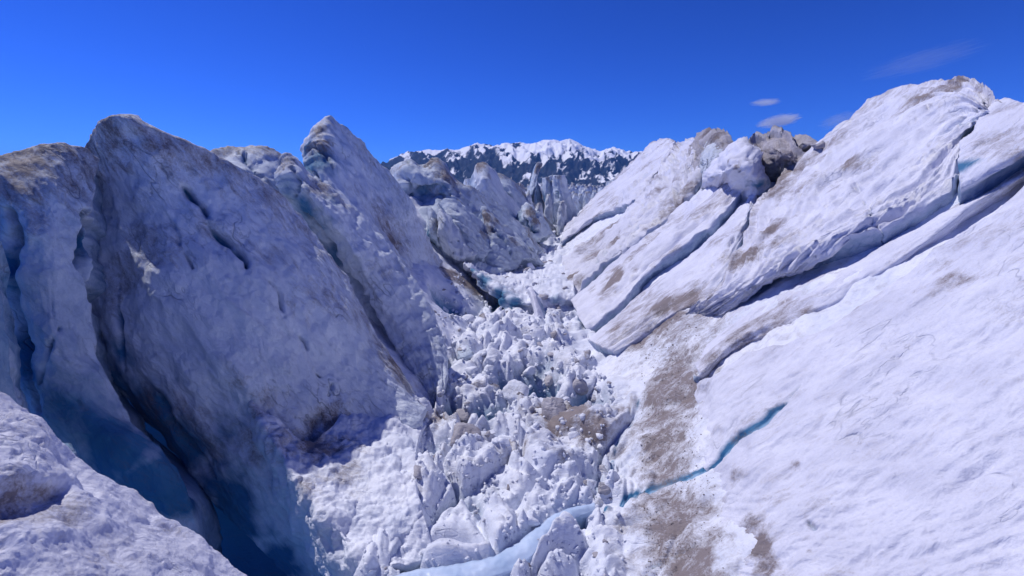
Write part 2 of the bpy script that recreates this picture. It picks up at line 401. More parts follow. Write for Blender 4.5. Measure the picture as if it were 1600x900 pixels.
gdeep = 1.0*sstep(0.8, 3, l)*(YY < 20) + 0.25*sstep(-10.0, -11.2, ZZ)  # blue ice in the trench, kept dark to paint in its shade
for c in [([(990, 772), (1040, 752), (1090, 735), (1130, 700), (1180, 660), (1226, 630)], 22, .22, 1.9), ([(998, 628), (985, 665), (965, 690), (955, 730)], 7, .12, .8),
          ([(1020, 632), (1055, 627), (1085, 618)], 5, .12, .6), ([(1020, 885), (1060, 868), (1085, 850)], 6, .1, .5), ([(945, 786), (970, 779), (995, 771)], 16, .2, 1.9)]:
    L = cr(np.array([q[0] for q in onto(G, c[0])]), 24); d, t = seg_dist(G, L); w = c[1]*L[:, 1].mean()/FPX
    f = np.exp(-(d/(w*.5))**2*1.2)*(YY < 60); G[..., 2] -= c[2]*f; gdeep = np.maximum(gdeep, c[3]*f)
CHAN = [(560,925),(640,908),(700,898),(762,884),(806,865),(841,835),(870,810),(908,794),(950,784)]
def on_level(px, py, z=-10.2): a, b = ray(px, py); return np.array([a*z/b, z/b, z])
_L = cr([on_level(*p) for p in CHAN], 60); _d, _t = seg_dist(G*np.array([1, 1, 0]), _L*np.array([1, 1, 0]))
_f = sstep(0.72, 0.3, _d); G[..., 2] = G[..., 2]*(1-_f) + (-10.5)*_f
for p in [(786,582,13,1.3),(845,588,20,1.6),(825,640,14,1.8),(918,626,16,1.1),(765,640,16,.9),(690,560,10,1.0),(735,500,8,.8),(712,625,12,1.0),(628,795,12,.7),(615,700,8,.5),(905,815,8,.35),(645,880,14,.5),(700,465,14,1.0),(785,470,14,1.0)]:
    (c, e), = onto(G, [p]); r = p[2]*c[1]/FPX*2.0; D = G-c; q = np.hypot(D[..., 0], D[..., 1]*0.6)/r; q = q*(1+0.4*perlin(G/r+3))
    f = sstep(1.25, 0.45, q); G[..., 2] -= p[3]*1.5*f; gdeep = np.maximum(gdeep, 0.8*f)  # pits dug out, and coloured dark blue to deepen their shade
GROUND = G.copy()
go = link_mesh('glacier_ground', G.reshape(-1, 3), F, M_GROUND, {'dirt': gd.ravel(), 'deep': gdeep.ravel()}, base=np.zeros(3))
tag(go, kind='structure')

# ------------------------------------------------------------------ the snowy mountain far off
def mountain():
    m, t, b = nodes('mountain_forest_and_snow')
    a = N(t, 'ShaderNodeAttribute', attribute_name='snow'); g = N(t, 'ShaderNodeNewGeometry')
    n = noise(t, g.outputs['Position'], 0.02, 8, 0.65); n2 = noise(t, g.outputs['Position'], 0.006, 6, 0.6)
    s = math_(t, 'ADD', a.outputs['Fac'], math_(t, 'MULTIPLY', math_(t, 'SUBTRACT', n, 0.5), 0.6))
    f = math_(t, 'MULTIPLY', math_(t, 'SUBTRACT', s, 0.40), 3.2, True)
    rock = ramp(t, n2, [(0.4, (0.010, 0.018, 0.030)), (0.6, (0.028, 0.034, 0.048))])
    t.links.new(mixc(t, f, rock, (0.84, 0.85, 0.90)), b.inputs['Base Color']); b.inputs['Roughness'].default_value = 0.9
    b.inputs['Specular IOR Level'].default_value = 0.1
    nx, ny = 620, 170
    px = np.linspace(430, 1330, nx); ty = np.linspace(0, 1, ny)
    crest_px = [430, 520, 575, 605, 625, 645, 670, 700, 722, 742, 757, 770, 792, 812, 838, 855, 872, 890, 905, 920, 938, 952, 965, 985, 1000, 1040, 1100, 1330]
    crest_py = [294, 290, 278, 264, 248, 240, 237, 239, 233, 230, 228, 231, 225, 228, 225, 221, 223, 220, 226, 233, 240, 235, 234, 241, 243, 250, 262, 285]
    cy = np.interp(px, crest_px, crest_py)
    YC = 6200.0
    a_, b_ = ray(px, cy); H = b_*YC; X = a_*YC
    TT, XXm = np.meshgrid(ty, X, indexing='ij'); Hm = np.broadcast_to(H, TT.shape)
    Y = 3300 + TT*(YC-3300)*1.55
    q = np.clip((Y-3300)/(YC-3300), 0, 1)
    prof = np.where(Y <= YC, q**1.25, 1-0.9*np.clip((Y-YC)/1500, 0, 1))
    P = np.stack([XXm/420, Y/900, 0*Y], -1)
    P2 = np.stack([XXm/190+0.5*perlin(P), Y/1100, 0*Y+3], -1)
    rg = fbm(P, 5, 0.5, True); r2 = fbm(P2, 5, 0.45, True)
    env = np.sin(np.clip(q, 0, 1)*pi)**0.6*(Y <= YC) + 0.0
    Z = (Hm+12)*prof + env*(rg*85+r2*25+fbm(P*2.7+2, 5, .55, True)*38) - 12 + 5*fbm(P2*1.2, 4, 0.5, True)*np.exp(-((Y-YC)/300)**2)
    V = np.stack([XXm/YC*Y, Y, np.maximum(Z*np.minimum(Y, YC)/YC, -14)], -1)
    n = grid_normals(V); n *= np.sign(n[..., 2:3])
    alt = np.clip(V[..., 2]/(YC*0.085), 0, 1.3)
    px_, py_ = proj(V)
    lowp = fbm(P*0.8+11, 3); midp = fbm(P*2.5+4, 5, 0.6)
    snow = 0.10 + 0.62*sstep(0.35, 1.0, alt) + 0.48*lowp + 0.60*midp + 0.22*(fbm(P2*1.6+7, 4, .55, True)-0.6)*sstep(0.25, 0.6, alt) + 0.55*(n[..., 2]-0.72) - 0.45*n[..., 0]*0.8 + 0.22*sstep(800, 900, px_)*sstep(0.3, 0.6, alt) - 0.10*sstep(800, 700, px_)
    idx = np.arange(nx*ny).reshape(ny, nx)
    F = np.stack([idx[:-1, :-1], idx[:-1, 1:], idx[1:, 1:], idx[1:, :-1]], -1).reshape(-1, 4)
    o = link_mesh('mountain_range', V.reshape(-1, 3), F, m, {'snow': snow.ravel()}); tag(o, kind='structure')
mountain()

# ------------------------------------------------------------------ left side: ice fins across the trough, their broad faces in shade
solid('ice_fin', steep([
    PP([(128,240,17.5),(146,204,17.3),(190,187,17),(250,207,17.5),(330,240,18.5),(400,276,19.5),(450,315,20.5),(500,375,21),(545,443,21),(590,525,20.5),(636,592,20),(668,634,19.5)]),
    PP([(126,300,16),(250,300,15.5),(400,345,17.5),(490,420,19),(565,520,19),(625,600,18.5),(664,640,18)]),
    PP([(126,400,15),(250,400,14),(380,430,15),(480,490,16.5),(560,575,17),(615,625,17),(658,650,17)]),
    PP([(136,520,13.6),(190,515,12.7),(260,510,12.5),(380,540,13.2),(470,590,14.5),(550,630,15.5),(610,655,16),(648,668,16)]),
    PP([(215,640,12.5),(280,640,11.7),(370,650,11.8),(450,665,12.8),(530,690,14),(590,700,14.5)]),
    PP([(340,780,11),(370,770,10.7),(410,755,10.6),(460,750,11.2),(530,775,12)]),
    PP([(470,930,9.7),(500,900,9.6),(530,870,9.8),(570,860,10)])]),
    (-1.2, 2.6, -1.6), M_ICE, 'huge shaded ice fin with a rounded top and smooth blue face, largest on the left', 'ice fin',
    amp=0.33, freq=0.35, flute=(5, 3, 0.04), rim=1.0, basedeep=0.05, topdirt=0.55, ndirt=0.45, lump=(1.6, 0.05),
    cracks=[([(285,290),(318,330),(350,372),(385,418)], 13, .6, .8), ([(235,300),(262,340),(300,420)], 5, .25, .3), ([(420,440),(465,520),(500,590)], 6, .3, .3), ([(188,450),(188,520),(196,580)], 8, .25, .8), ([(520,600),(500,660),(470,720)], 16, .25, .1), ([(250,620),(290,690),(335,745)], 18, .3, .7)],
    dirt=[(190,188,50,.6),(260,212,50,.9),(330,250,40,.9),(520,660,26,1.1),(490,710,35,1.1),(400,690,30,.6),(410,620,18,.5),(365,600,16,.6)],
    deep=[(200,330,80,.2),(290,690,50,1.1),(360,790,50,1.1),(440,880,40,1.0),(230,640,50,1.1),(170,590,40,.8)])
solid('ice_fin', steep([
    PP([(-110,262,13.2),(-40,250,13.9),(0,243,14.5),(40,231,14.9),(80,229,15.2),(120,232,15.7),(150,250,16.3)]),
    PP([(-60,310,12.6),(5,305,12.8),(80,300,13.5),(145,320,15)]),
    PP([(-70,400,12.9),(-20,400,12.6),(22,400,12.2),(80,400,12.5),(140,420,14)]),
    PP([(-70,500,12.5),(-20,500,12.2),(35,510,11.4),(85,510,11.4),(148,540,12.8)]),
    PP([(-60,620,12),(0,620,11.6),(80,625,10.6),(125,630,10.6),(195,655,11.8)]),
    PP([(0,800,10.8),(60,790,10.2),(185,760,9.8),(230,740,9.8),(290,770,10.6)]),
    PP([(40,960,10.6),(120,960,10.4),(220,960,10.2),(260,960,10.2),(330,980,11)])]),
    (-1, 2.2, -1), M_GREY, 'narrow shaded ice fin with a brown crest at the far left beside the huge fin', 'ice fin',
    amp=0.25, freq=0.4, flute=(2, 6, 0.08), rim=0.7, topdirt=0.9, basedeep=0.12, seed=3,
    dirt=[(20,275,50,1.1),(60,245,40,1.0),(100,238,35,.7)], deep=[(128,380,26,.8),(15,420,22,1.0),(110,640,60,.7),(180,690,70,1.2),(240,760,60,1.2),(30,560,40,1.0)],
    cracks=[([(95,512),(70,560),(60,600)], 9, .2, .6), ([(10,330),(14,400),(22,470),(34,560),(60,640)], 26, 1.4, .8), ([(136,330),(136,400),(142,470)], 16, .8, .6)])
solid('ice_fin', [
    PP([(-220,330,9.8),(-110,330,10),(-40,350,10),(-12,380,10.2)]), PP([(-220,480,9.2),(-90,480,9.3),(-30,480,9.4),(4,480,9.8)]),
    PP([(-220,640,8.8),(-90,640,8.8),(-10,640,8.9),(30,630,9.4)]), PP([(-160,780,8.6),(-60,780,8.6),(20,770,8.7),(70,740,9.0)])],
    (-1, 1.4, -1), M_GREY, 'teal edge of an ice fin cut off by the left picture border', 'ice fin', rim=0.4, basedeep=0.5, seed=5)
solid('snow_mound', [
    PP([(-330,470,6.4),(-150,540,6.6),(0,613,7),(60,656,7),(120,703,7),(200,765,7),(260,812,6.9),(330,862,6.8),(400,918,6.6),(470,985,6.2),(560,1080,5.6)]),
    PP([(-330,600,5.6),(-150,640,5.8),(0,670,6.2),(100,735,6.3),(200,810,6.3),(300,890,6.1),(400,990,5.8),(500,1100,5.2)]),
    PP([(-330,760,4.9),(-150,780,5.0),(0,790,5.2),(100,840,5.3),(200,900,5.3),(300,990,5.1),(420,1130,4.6)]),
    PP([(-330,1000,3.9),(-150,980,4.0),(0,980,4.1),(100,1020,4.1),(200,1080,4.1),(330,1200,3.9)])],
    (-0.6, 1.6, -5.5), M_SNOW, 'sunlit snow mound with brown hollows in the near left corner', 'snow mound', step=2.6,
    amp=0.16, freq=0.9, flute=(5, 3, 0.05), lump=(1.6, 0.035), rim=0.22, seed=8,
    cracks=[([(-60,800),(0,790),(45,780),(100,760)], 95, .24, 0), ([(60,690),(110,730),(150,770)], 40, .10, 0)],
    dirt=[(20,800,60,1.2),(60,790,50,.9),(130,790,35,.5),(150,870,40,.5),(270,830,22,.5),(0,650,60,.3)])
solid('ice_ridge', [
    PP([(310,246,27),(345,235,27),(382,229,28),(415,233,28),(440,241,28.5),(470,270,29)]),
    PP([(320,275,25),(370,262,25),(410,270,26),(460,300,27)]),
    PP([(340,320,24),(390,325,24),(430,335,24.5),(470,360,25.5)]), PP([(390,380,23.5),(430,390,23.5),(470,400,24)])],
    (-1, 4, -3), M_GREY, 'low brown-topped ice ridge showing between the huge fin and the pointed fin', 'ice ridge', amp=0.4, freq=0.35, rim=0.8, lump=(0.9, 0.18),
    topdirt=0.8, seed=11, cracks=[([(372,240),(395,265),(402,290)], 10, .5, .7)], dirt=[(400,290,25,.7)])
solid('ice_fin', [
    PP([(470,236,36),(479,215,36),(495,192,36.2),(517,185,36.5),(540,197,37),(575,234,38),(610,276,39),(640,316,40),(665,360,41),(690,420,42),(708,468,42)]),
    PP([(474,248,34.4),(500,232,34.2),(530,255,34.5),(580,320,35.5),(620,370,36.5),(660,425,37.5),(700,475,38.5)]),
    PP([(480,285,32),(515,295,31.5),(560,340,31.5),(610,400,32.5),(660,460,33.5),(695,500,34)]),
    PP([(500,340,30.5),(540,350,29.6),(600,420,29.6),(650,490,30),(690,530,31)]),
    PP([(530,430,29),(600,490,28),(650,540,28),(688,580,29)])],
    (-2, 5, -3), M_ICE, 'tall pointed ice fin with a steep straight right edge, left of the mountain', 'ice fin', amp=0.55, freq=0.22, flute=(2.5, 12, 0.16), rim=1.3,
    basedeep=0.06, seed=13, topdirt=0.35, dirt=[(500,200,18,1.1),(498,228,16,1.2),(505,240,14,.9),(600,350,35,.8),(615,375,30,.9),(560,300,25,.4)],
    deep=[(490,255,26,.9),(478,232,14,.8),(620,300,60,.2)], cracks=[([(482,222),(500,236),(520,262)], 7, .5, .2), ([(492,270),(530,330),(575,372)], 10, .5, .5)])
solid('ice_slab', [
    PP([(437,268,24),(441,247,24.3),(452,241,24.6),(470,262,25),(485,276,25),(523,300,25),(563,337,25.5),(603,379,25.5),(640,425,25),(680,500,23.8),(697,560,22.5),(694,608,21)]),
    PP([(437,290,23.6),(460,285,23.4),(490,305,22.8),(545,372,22.8),(592,450,23.2),(640,530,22.6),(674,606,21)]),
    PP([(452,312,24),(475,335,24),(503,365,24.2),(545,440,24.4),(590,525,23.6),(636,590,22),(662,628,21)]),
    PP([(480,352,25.5),(510,390,25.5),(550,460,25),(596,545,24),(636,600,22.6),(658,634,21.5)])],
    (-1, 2.5, -3), M_ICE, 'leaning ice slab with a knobbly teal top, between the huge fin and the pointed fin', 'ice slab', amp=0.32, freq=0.45, flute=(2, 7, 0.12), rim=0.7,
    lump=(1.2, 0.07), basedeep=0.08, seed=17, dirt=[(500,290,22,.9),(450,250,18,.8),(535,315,20,.6),(600,420,30,.4)], deep=[(480,330,26,.8),(520,400,22,.7),(450,300,20,.5)],
    cracks=[([(455,262),(466,285),(462,305)], 8, .4, .3), ([(480,335),(505,368),(530,410),(558,458),(590,520),(630,580)], 22, 1.6, .7)])

solid('snow_bank', [
    PP([(352,596,16.6),(385,622,15.2),(430,655,14.9),(480,690,14.8),(515,672,15.6),(545,640,17),(600,615,18.6),(650,622,19.3),(688,650,19.3)]),
    PP([(376,640,16.0),(410,665,14.4),(450,700,14.0),(490,720,13.9),(530,700,14.9),(570,670,16.2),(620,650,17.4),(665,665,18.0)]),
    PP([(412,720,14.9),(450,735,13.1),(490,750,13.0),(540,740,13.6),(590,710,14.8),(650,700,15.6)]),
    PP([(455,800,13.6),(500,805,11.8),(540,800,12.0),(590,785,12.4),(650,770,12.9)]),
    PP([(510,905,11.8),(565,900,10.3),(600,890,10.6),(640,880,10.8),(680,870,11.0)])],
    (0.3, 1.2, -2.5), M_GROUND, 'rough dirty snow bank heaped against the foot of the huge shaded fin', 'snow bank', amp=0.26, freq=0.8, lump=(1.3, 0.22), rim=0.3, seed=45,
    dirt=[(500,650,30,1.2),(490,700,34,1.2),(540,740,26,.9),(560,700,20,.6),(400,640,22,.7),(440,690,24,.6),(375,605,12,1.0),(660,640,14,.9),(480,760,20,.6)])

# the seracs between the left fins and the mountain
solid('serac', [
    PP([(604,270,62),(620,257,61),(636,249,60),(660,256,61),(683,249,62),(709,281,62),(750,302,63),(789,328,66),(822,357,70),(850,392,72)]),
    PP([(618,290,58),(640,282,57),(662,280,57.5),(690,280,57),(715,302,58),(750,332,60),(790,362,63),(835,394,66)]),
    PP([(640,318,58),(662,310,58.5),(694,312,57.5),(720,335,55),(750,360,56),(790,388,58),(828,408,60)]),
    PP([(650,350,51),(690,350,51.5),(720,370,51),(760,395,52),(800,415,53)]),
    PP([(665,400,47),(700,410,46.5),(740,420,46.5),(780,428,47)])],
    (-4, 8, -6), M_GREY, 'broad serac with a teal hollow and brown knob below the mountain left end', 'serac', amp=0.8, freq=0.16, ridge=0.3, flute=(3, 10, 0.35), rim=1.0,
    topdirt=0.5, seed=19, dirt=[(683,252,16,1.3),(700,275,20,1.0),(720,330,25,.8),(625,262,10,.7)], deep=[(660,298,14,.7),(645,320,14,.6),(690,300,10,.6),(640,262,10,.3)],
    cracks=[([(640,306),(662,294),(690,294),(702,304)], 8, 1.0, .8), ([(637,252),(641,290),(640,316)], 5, .7, .3), ([(700,282),(730,315),(760,345)], 6, .8, .2)])
solid('serac', [
    PP([(684,336,46),(688,326,46),(698,331,46.5),(712,352,47),(728,372,47.5),(746,392,47)]), PP([(685,360,45),(695,352,44.5),(712,370,45),(730,388,45.5),(744,398,46)]),
    PP([(690,385,45),(700,388,44.3),(714,396,44.3),(728,402,45)]), PP([(700,398,45),(712,406,44.5),(722,408,45)])],
    (-1, 3, -2), M_ICE, 'small wedge-shaped serac with dark streaks, in front of the broad left serac', 'serac', amp=0.3, freq=0.4, flute=(3, 2, 0.2), rim=0.4, seed=23,
    cracks=[([(706,378),(709,395)], 5, .4, .3), ([(716,376),(720,398)], 4, .4, .2)])
solid('serac', [
    PP([(667,366,46.5),(669,340,46.8),(672,324,47),(679,333,47),(688,340,47)]), PP([(667,368,46),(676,352,45.3),(688,358,46)]), PP([(672,372,46),(682,376,45.4),(692,384,46)])],
    (-.5, 2, -1), M_GREY, 'small pale ice chunk with teal foot, left of the wedge-shaped serac', 'serac', amp=0.25, freq=0.5, rim=0.3, seed=24, dirt=[(684,350,10,1.0)], deep=[(668,364,10,1.0)])
solid('serac', [
    PP([(688,320,50),(700,310,50),(725,322,50.5),(750,345,51),(775,372,52),(790,392,52)]), PP([(700,335,48),(722,345,47.5),(745,368,48),(768,390,49)]),
    PP([(722,375,47),(740,390,46.6),(757,402,47)])],
    (-1, 3, -3), M_GREY, 'sloping grey ice slab behind the wedge-shaped serac', 'serac', amp=0.3, freq=0.35, flute=(1, 7, 0.3), rim=0.5, seed=25, dirt=[(755,368,12,1.0)])
solid('serac', [
    PP([(753,330,53),(757,324,53),(778,344,53),(800,362,54),(820,382,54),(852,412,54)]), PP([(756,345,51.5),(775,360,51),(800,382,51),(822,402,51.5)]),
    PP([(757,375,50),(772,384,49.5),(792,402,49.5),(808,418,50)]), PP([(748,400,49),(765,408,48),(785,420,48)])],
    (-1, 3, -3), M_GREY, 'brown-stained ice ridge running down to the rubble', 'serac', amp=0.35, freq=0.35, flute=(1.5, 8, 0.35), rim=0.4, seed=27,
    cracks=[([(770,356),(784,376),(798,396)], 7, .8, .8)], dirt=[(758,340,10,1.5),(763,360,9,1.5),(775,345,9,1.0),(800,380,10,.8)])
solid('serac', [
    PP([(741,272,85),(744,260,85),(753,254,85),(764,258,85),(776,275,86),(790,300,87),(806,318,88),(822,338,89),(840,366,90)]),
    PP([(744,290,82),(756,280,80.5),(770,290,81),(785,315,82),(803,340,83),(822,362,84),(832,372,84)]),
    PP([(756,310,82),(766,312,80),(780,335,80),(800,360,80),(818,376,80)]), PP([(785,345,81),(795,358,79),(810,376,78)])],
    (-3, 6, -3), M_ICE, 'smooth leaning ice pillar with a round dirty knob on top, below the mountain', 'serac', amp=0.5, freq=0.2, flute=(2, 6, 0.25), rim=0.9, seed=29,
    dirt=[(752,257,10,1.5),(748,264,8,.9),(765,275,7,.6)], deep=[(790,345,20,.25)])
solid('serac', [
    PP([(768,282,96),(778,272,96),(790,276,96),(802,280,97),(816,300,98),(828,315,99),(845,332,100),(862,350,101),(872,366,102)]),
    PP([(780,290,93),(795,295,92),(812,318,93),(830,336,94),(850,356,95)]), PP([(800,318,92),(812,332,90),(828,350,90),(840,364,90)])],
    (-3, 7, -3), M_GREY, 'brown-crested ice ridge right of the round-knobbed pillar', 'serac', amp=0.6, freq=0.2, flute=(1.5, 8, 0.4), rim=0.9, seed=31, topdirt=0.9, dirt=[(782,275,12,1.0),(805,290,12,.8)])
solid('serac', [
    PP([(815,322,80),(822,316,80),(832,322,80.5),(843,334,81),(856,352,82),(864,366,82)]), PP([(818,335,78),(830,336,77),(842,352,77.5),(854,368,78)]), PP([(820,352,77),(832,362,76),(842,372,76)])],
    (-1.5, 4, -2), M_GREY, 'reddish brown broken serac with a dark cleft at the head of the rubble', 'serac', amp=0.6, freq=0.35, rim=0.6, seed=33,
    cracks=[([(819,340),(828,352),(838,360)], 7, 1.5, 1.0), ([(838,328),(840,340)], 5, 1.2, .9)], dirt=[(828,330,9,1.6),(838,345,8,1.6)])
solid('ice_spire', [
    PP([(822,305,120),(827,290,120),(831,276,120),(836,262,120),(839,254,120),(847,256,120),(842,270,120),(840,280,120),(845,297,120),(851,318,120),(856,338,120)]),
    PP([(819,315,118),(826,300,118),(832,286,118),(836,274,118.5),(839,266,119),(842,266,119),(840,276,118.5),(838,286,118),(842,302,117.5),(848,322,117.5),(852,342,118)]),
    PP([(819,330,117),(826,312,116.5),(832,300,116.5),(836,292,117),(838,288,117),(839,290,117),(839,296,117),(838,304,116.5),(840,316,116),(844,332,116),(848,346,116)]),
    ],
    (-1, 4, -1), M_GREY, 'thin ice spire with a ragged dirty tip standing against the dark mountain forest', 'ice spire', step=1.6, amp=0.4, freq=0.3, rim=0.5, seed=35, dirt=[(840,262,10,1.2),(842,256,8,1)], deep=[(838,310,14,.5)])
def pillar(name, pts, y, thick, mat, label, seed, **kw):
    """an upright serac from its left and right outline points, rounded towards the viewer"""
    L, Rr = pts
    rows = [PP([(a, b, y) for a, b in L]), PP([((a+c)/2*0.6+a*0.4, (b+d)/2, y-thick) for (a, b), (c, d) in zip(L, Rr)]),
            PP([((a+c)/2*0.6+c*0.4, (b+d)/2, y-thick) for (a, b), (c, d) in zip(L, Rr)]), PP([(c, d, y) for c, d in Rr])]
    return solid(name, rows, (0, thick*2.2, -thick*.6), mat, label, 'serac', step=1.6, seed=seed, **kw)
pillar('serac', ([(849,279),(847,295),(850,318),(854,345)], [(860,275),(867,296),(871,320),(872,350)]), 115, 3, M_GREY, 'rounded upright serac just right of the thin spire', 37,
       amp=0.5, freq=0.3, rim=0.6, topdirt=0.7, dirt=[(854,276,7,1.0)], flute=(2, 3, 0.3), deep=[(850,310,10,.8)])
pillar('serac', ([(867,274),(866,295),(868,322),(874,352)], [(880,275),(887,298),(899,322),(906,350)]), 109, 4, M_GREY, 'square-topped upright serac, rightmost of the pillars at the end of the trough', 39,
       amp=0.6, freq=0.3, rim=0.7, flute=(2, 4, 0.4), dirt=[(873,274,7,.8)], cracks=[([(871,300),(874,316)], 5, 1.0, .8)])
pillar('serac', ([(862,283),(860,300),(862,330),(866,352)], [(867,279),(870,296),(876,320),(880,350)]), 113, 2, M_ICE, 'slim pale serac wedged between the two upright pillars', 41, amp=0.4, freq=0.4, rim=0.4)
pillar('serac', ([(804,290),(800,302),(800,320)], [(814,284),(821,296),(826,318)]), 130, 4, M_BROWN, 'stubby brown serac seen between the ridge and the thin spire', 43, amp=0.6, freq=0.3, rim=0.6, dirt=[(812,290,8,.8)])
pillar('serac', ([(726,281),(724,292),(724,312)], [(738,278),(744,290),(748,312)]), 105, 4, M_GREY, 'small brown-tipped serac left of the round-knobbed pillar', 45, amp=0.6, freq=0.3, rim=0.6, dirt=[(730,282,8,.9)])

# ------------------------------------------------------------------ right side: sunlit slabs leaning down into the trough
solid('ice_slab', [
    RR([(1056,221),(1042,217),(1030,219),(1018,224),(990,250),(960,280),(925,312),(902,335),(882,355)], 1.0),
    RR([(1052,232),(1036,250),(1012,272),(985,298),(960,312),(935,328),(906,352),(880,370)], 1.2),
    RR([(1046,243),(1024,275),(1006,303),(988,320),(966,326),(944,334),(920,348),(896,366),(879,380)], 0.6)],
    (3, 4, -5), M_SNOW, 'farthest fluted ice slab on the right, its edge falling to the end of the trough', 'ice slab', amp=0.45, freq=0.2, flute=(2, 7, 0.5), rim=0.4, seed=51, cliff=0.42, cracks=[([(1046,226),(1022,258),(996,286),(965,312)], 7, 1.1, .3), ([(1016,234),(985,268),(950,302)], 7, .9, .3)], topdirt=0.6,
    ndirt=0.5, dirt=[(1010,260,18,.7),(1030,230,14,.7)])
solid('ice_slab', [
    RR([(1100,214),(1066,224),(1054,222),(1047,240),(1028,268),(1010,298),(990,325),(965,345),(938,362),(905,388),(880,412)], 0.9),
    RR([(1115,218),(1082,232),(1066,260),(1040,300),(1012,330),(980,355),(945,380),(912,405),(886,430)], 1.1),
    RR([(1128,228),(1108,250),(1088,285),(1058,318),(1022,355),(985,385),(950,410),(918,440),(890,462)], 0.5)],
    (3, 4, -5), M_SNOW, 'tall bright fluted ice slab second from the end of the trough on the right', 'ice slab', amp=0.45, freq=0.22, flute=(2, 9, 0.6), rim=0.4, seed=53, cliff=0.42, ndirt=0.7, ridge=0.15,
    dirt=[(940,385,16,1.8),(960,372,12,1.5),(900,430,14,1.6),(1056,228,12,1.1),(930,400,22,.9),(950,390,16,.9),(905,440,16,.8),(925,370,12,.7),(1000,335,14,.5)],
    cracks=[([(1092,240),(1068,285),(1042,325),(1012,362)], 9, 1.1, .25), ([(1076,236),(1048,282),(1016,324),(984,354)], 8, 1.0, .25), ([(1060,232),(1036,272),(1004,318)], 8, 1.2, .3), ([(955,322),(935,340),(905,368),(884,398)], 9, .7, .8), ([(1006,345),(990,368),(968,382)], 6, .5, .4), ([(950,396),(930,412),(905,440)], 5, .4, .5)])
solid('ice_slab', [
    RR([(1165,270),(1146,268),(1120,280),(1098,294),(1082,310),(1058,322),(1022,360),(985,392),(950,418),(918,448),(892,468)], 0.85),
    RR([(1168,280),(1140,296),(1108,318),(1075,345),(1040,376),(1005,402),(970,432),(935,462),(902,490)], 0.95),
    RR([(1167,292),(1135,326),(1105,355),(1072,382),(1044,404),(1012,428),(985,452),(955,484),(918,516)], 0.45)],
    (2.5, 3, -5), M_SNOW, 'ice slab with a brown-dusted top corner and a blue-grey cliff under its lower edge', 'ice slab', amp=0.35, freq=0.25, flute=(1.5, 7, 0.32), rim=0.3, seed=55, cliff=0.42, ndirt=0.6,
    dirt=[(1140,278,12,1.6),(1060,330,12,1.3),(955,440,20,1.6),(1130,290,14,.8),(1100,330,20,.6),(950,455,18,.8),(960,440,16,.7),(1040,350,16,.6),(1060,345,14,.5)], cracks=[([(1085,300),(1070,318),(1050,336)], 6, .5, .5), ([(1010,378),(1040,356),(1068,346)], 3, .2, .1)])
solid('ice_slab', [
    RR([(1177,300),(1163,318),(1128,355),(1098,384),(1058,414),(1020,446),(985,474),(945,508),(915,530)], 0.2),
    RR([(1180,306),(1160,345),(1132,388),(1098,424),(1062,452),(1020,480),(975,512),(940,540)], 0.35),
    RR([(1181,312),(1166,355),(1148,400),(1122,440),(1092,468),(1060,486),(1010,515),(960,550)], -0.1)],
    (2.5, 3, -4), M_SNOW, 'pale ice slab ending upward in a rounded finger, below the blue-grey cliff', 'ice slab', amp=0.25, freq=0.3, flute=(1.5, 7, 0.15), rim=0.3, seed=57, cliff=0.42, ndirt=0.5,
    dirt=[(1070,470,26,1.6),(1035,480,26,1.4),(960,515,18,1.2),(1090,470,22,.9),(1020,480,30,.5),(1130,400,12,.5),(1085,445,14,.6)], cracks=[([(1172,318),(1160,345),(1140,385),(1112,415)], 5, .4, .1)])
solid('serac', [
    RR([(1094,262,1.2),(1096,240,1.9),(1104,226,2.2),(1120,218,2.4),(1132,232,2),(1136,256,1.2)]), RR([(1098,274,1.2),(1106,252,2.2),(1122,248,2.4),(1132,262,1.4)]), RR([(1098,292,.2),(1112,284,.8),(1126,282,.8),(1138,280,.4)]), RR([(1096,302,-.8),(1112,298,-.4),(1128,296,-.4),(1140,290,-.6)])],
    (2, 3, -6), M_ICE, 'small smooth ice hump below the brown-topped dome on the right', 'serac', amp=0.45, freq=0.4, ridge=0.2, rim=0.5, seed=58)
solid('serac', [
    RR([(1078,246,.8),(1086,218,1.6),(1098,205,2.0),(1112,202,2.2),(1126,205,2.2),(1138,212,2.1),(1147,228,1.6),(1150,252,.8)]), RR([(1084,258,.8),(1096,228,2.0),(1114,218,2.5),(1130,226,2.4),(1144,250,1.2)]),
    RR([(1088,276,.2),(1106,254,1.2),(1124,252,1.2),(1140,270,.4)]), RR([(1090,292,-1),(1108,280,-.5),(1126,280,-.5),(1142,286,-1)])],
    (3, 6, -7), M_BROWN, 'rounded serac with a brown cracked top, left of the dome on the right skyline', 'serac', amp=0.6, freq=0.26, ridge=0.15, rim=0.8, seed=59, lump=(0.30, 0.35),
    dirt=[(1105,206,14,1.2),(1120,214,14,1),(1135,222,12,.8)], cracks=[([(1117,202),(1122,215),(1130,226)], 5, .9, .1), ([(1090,225),(1104,232),(1122,230)], 4, .6, .1)])
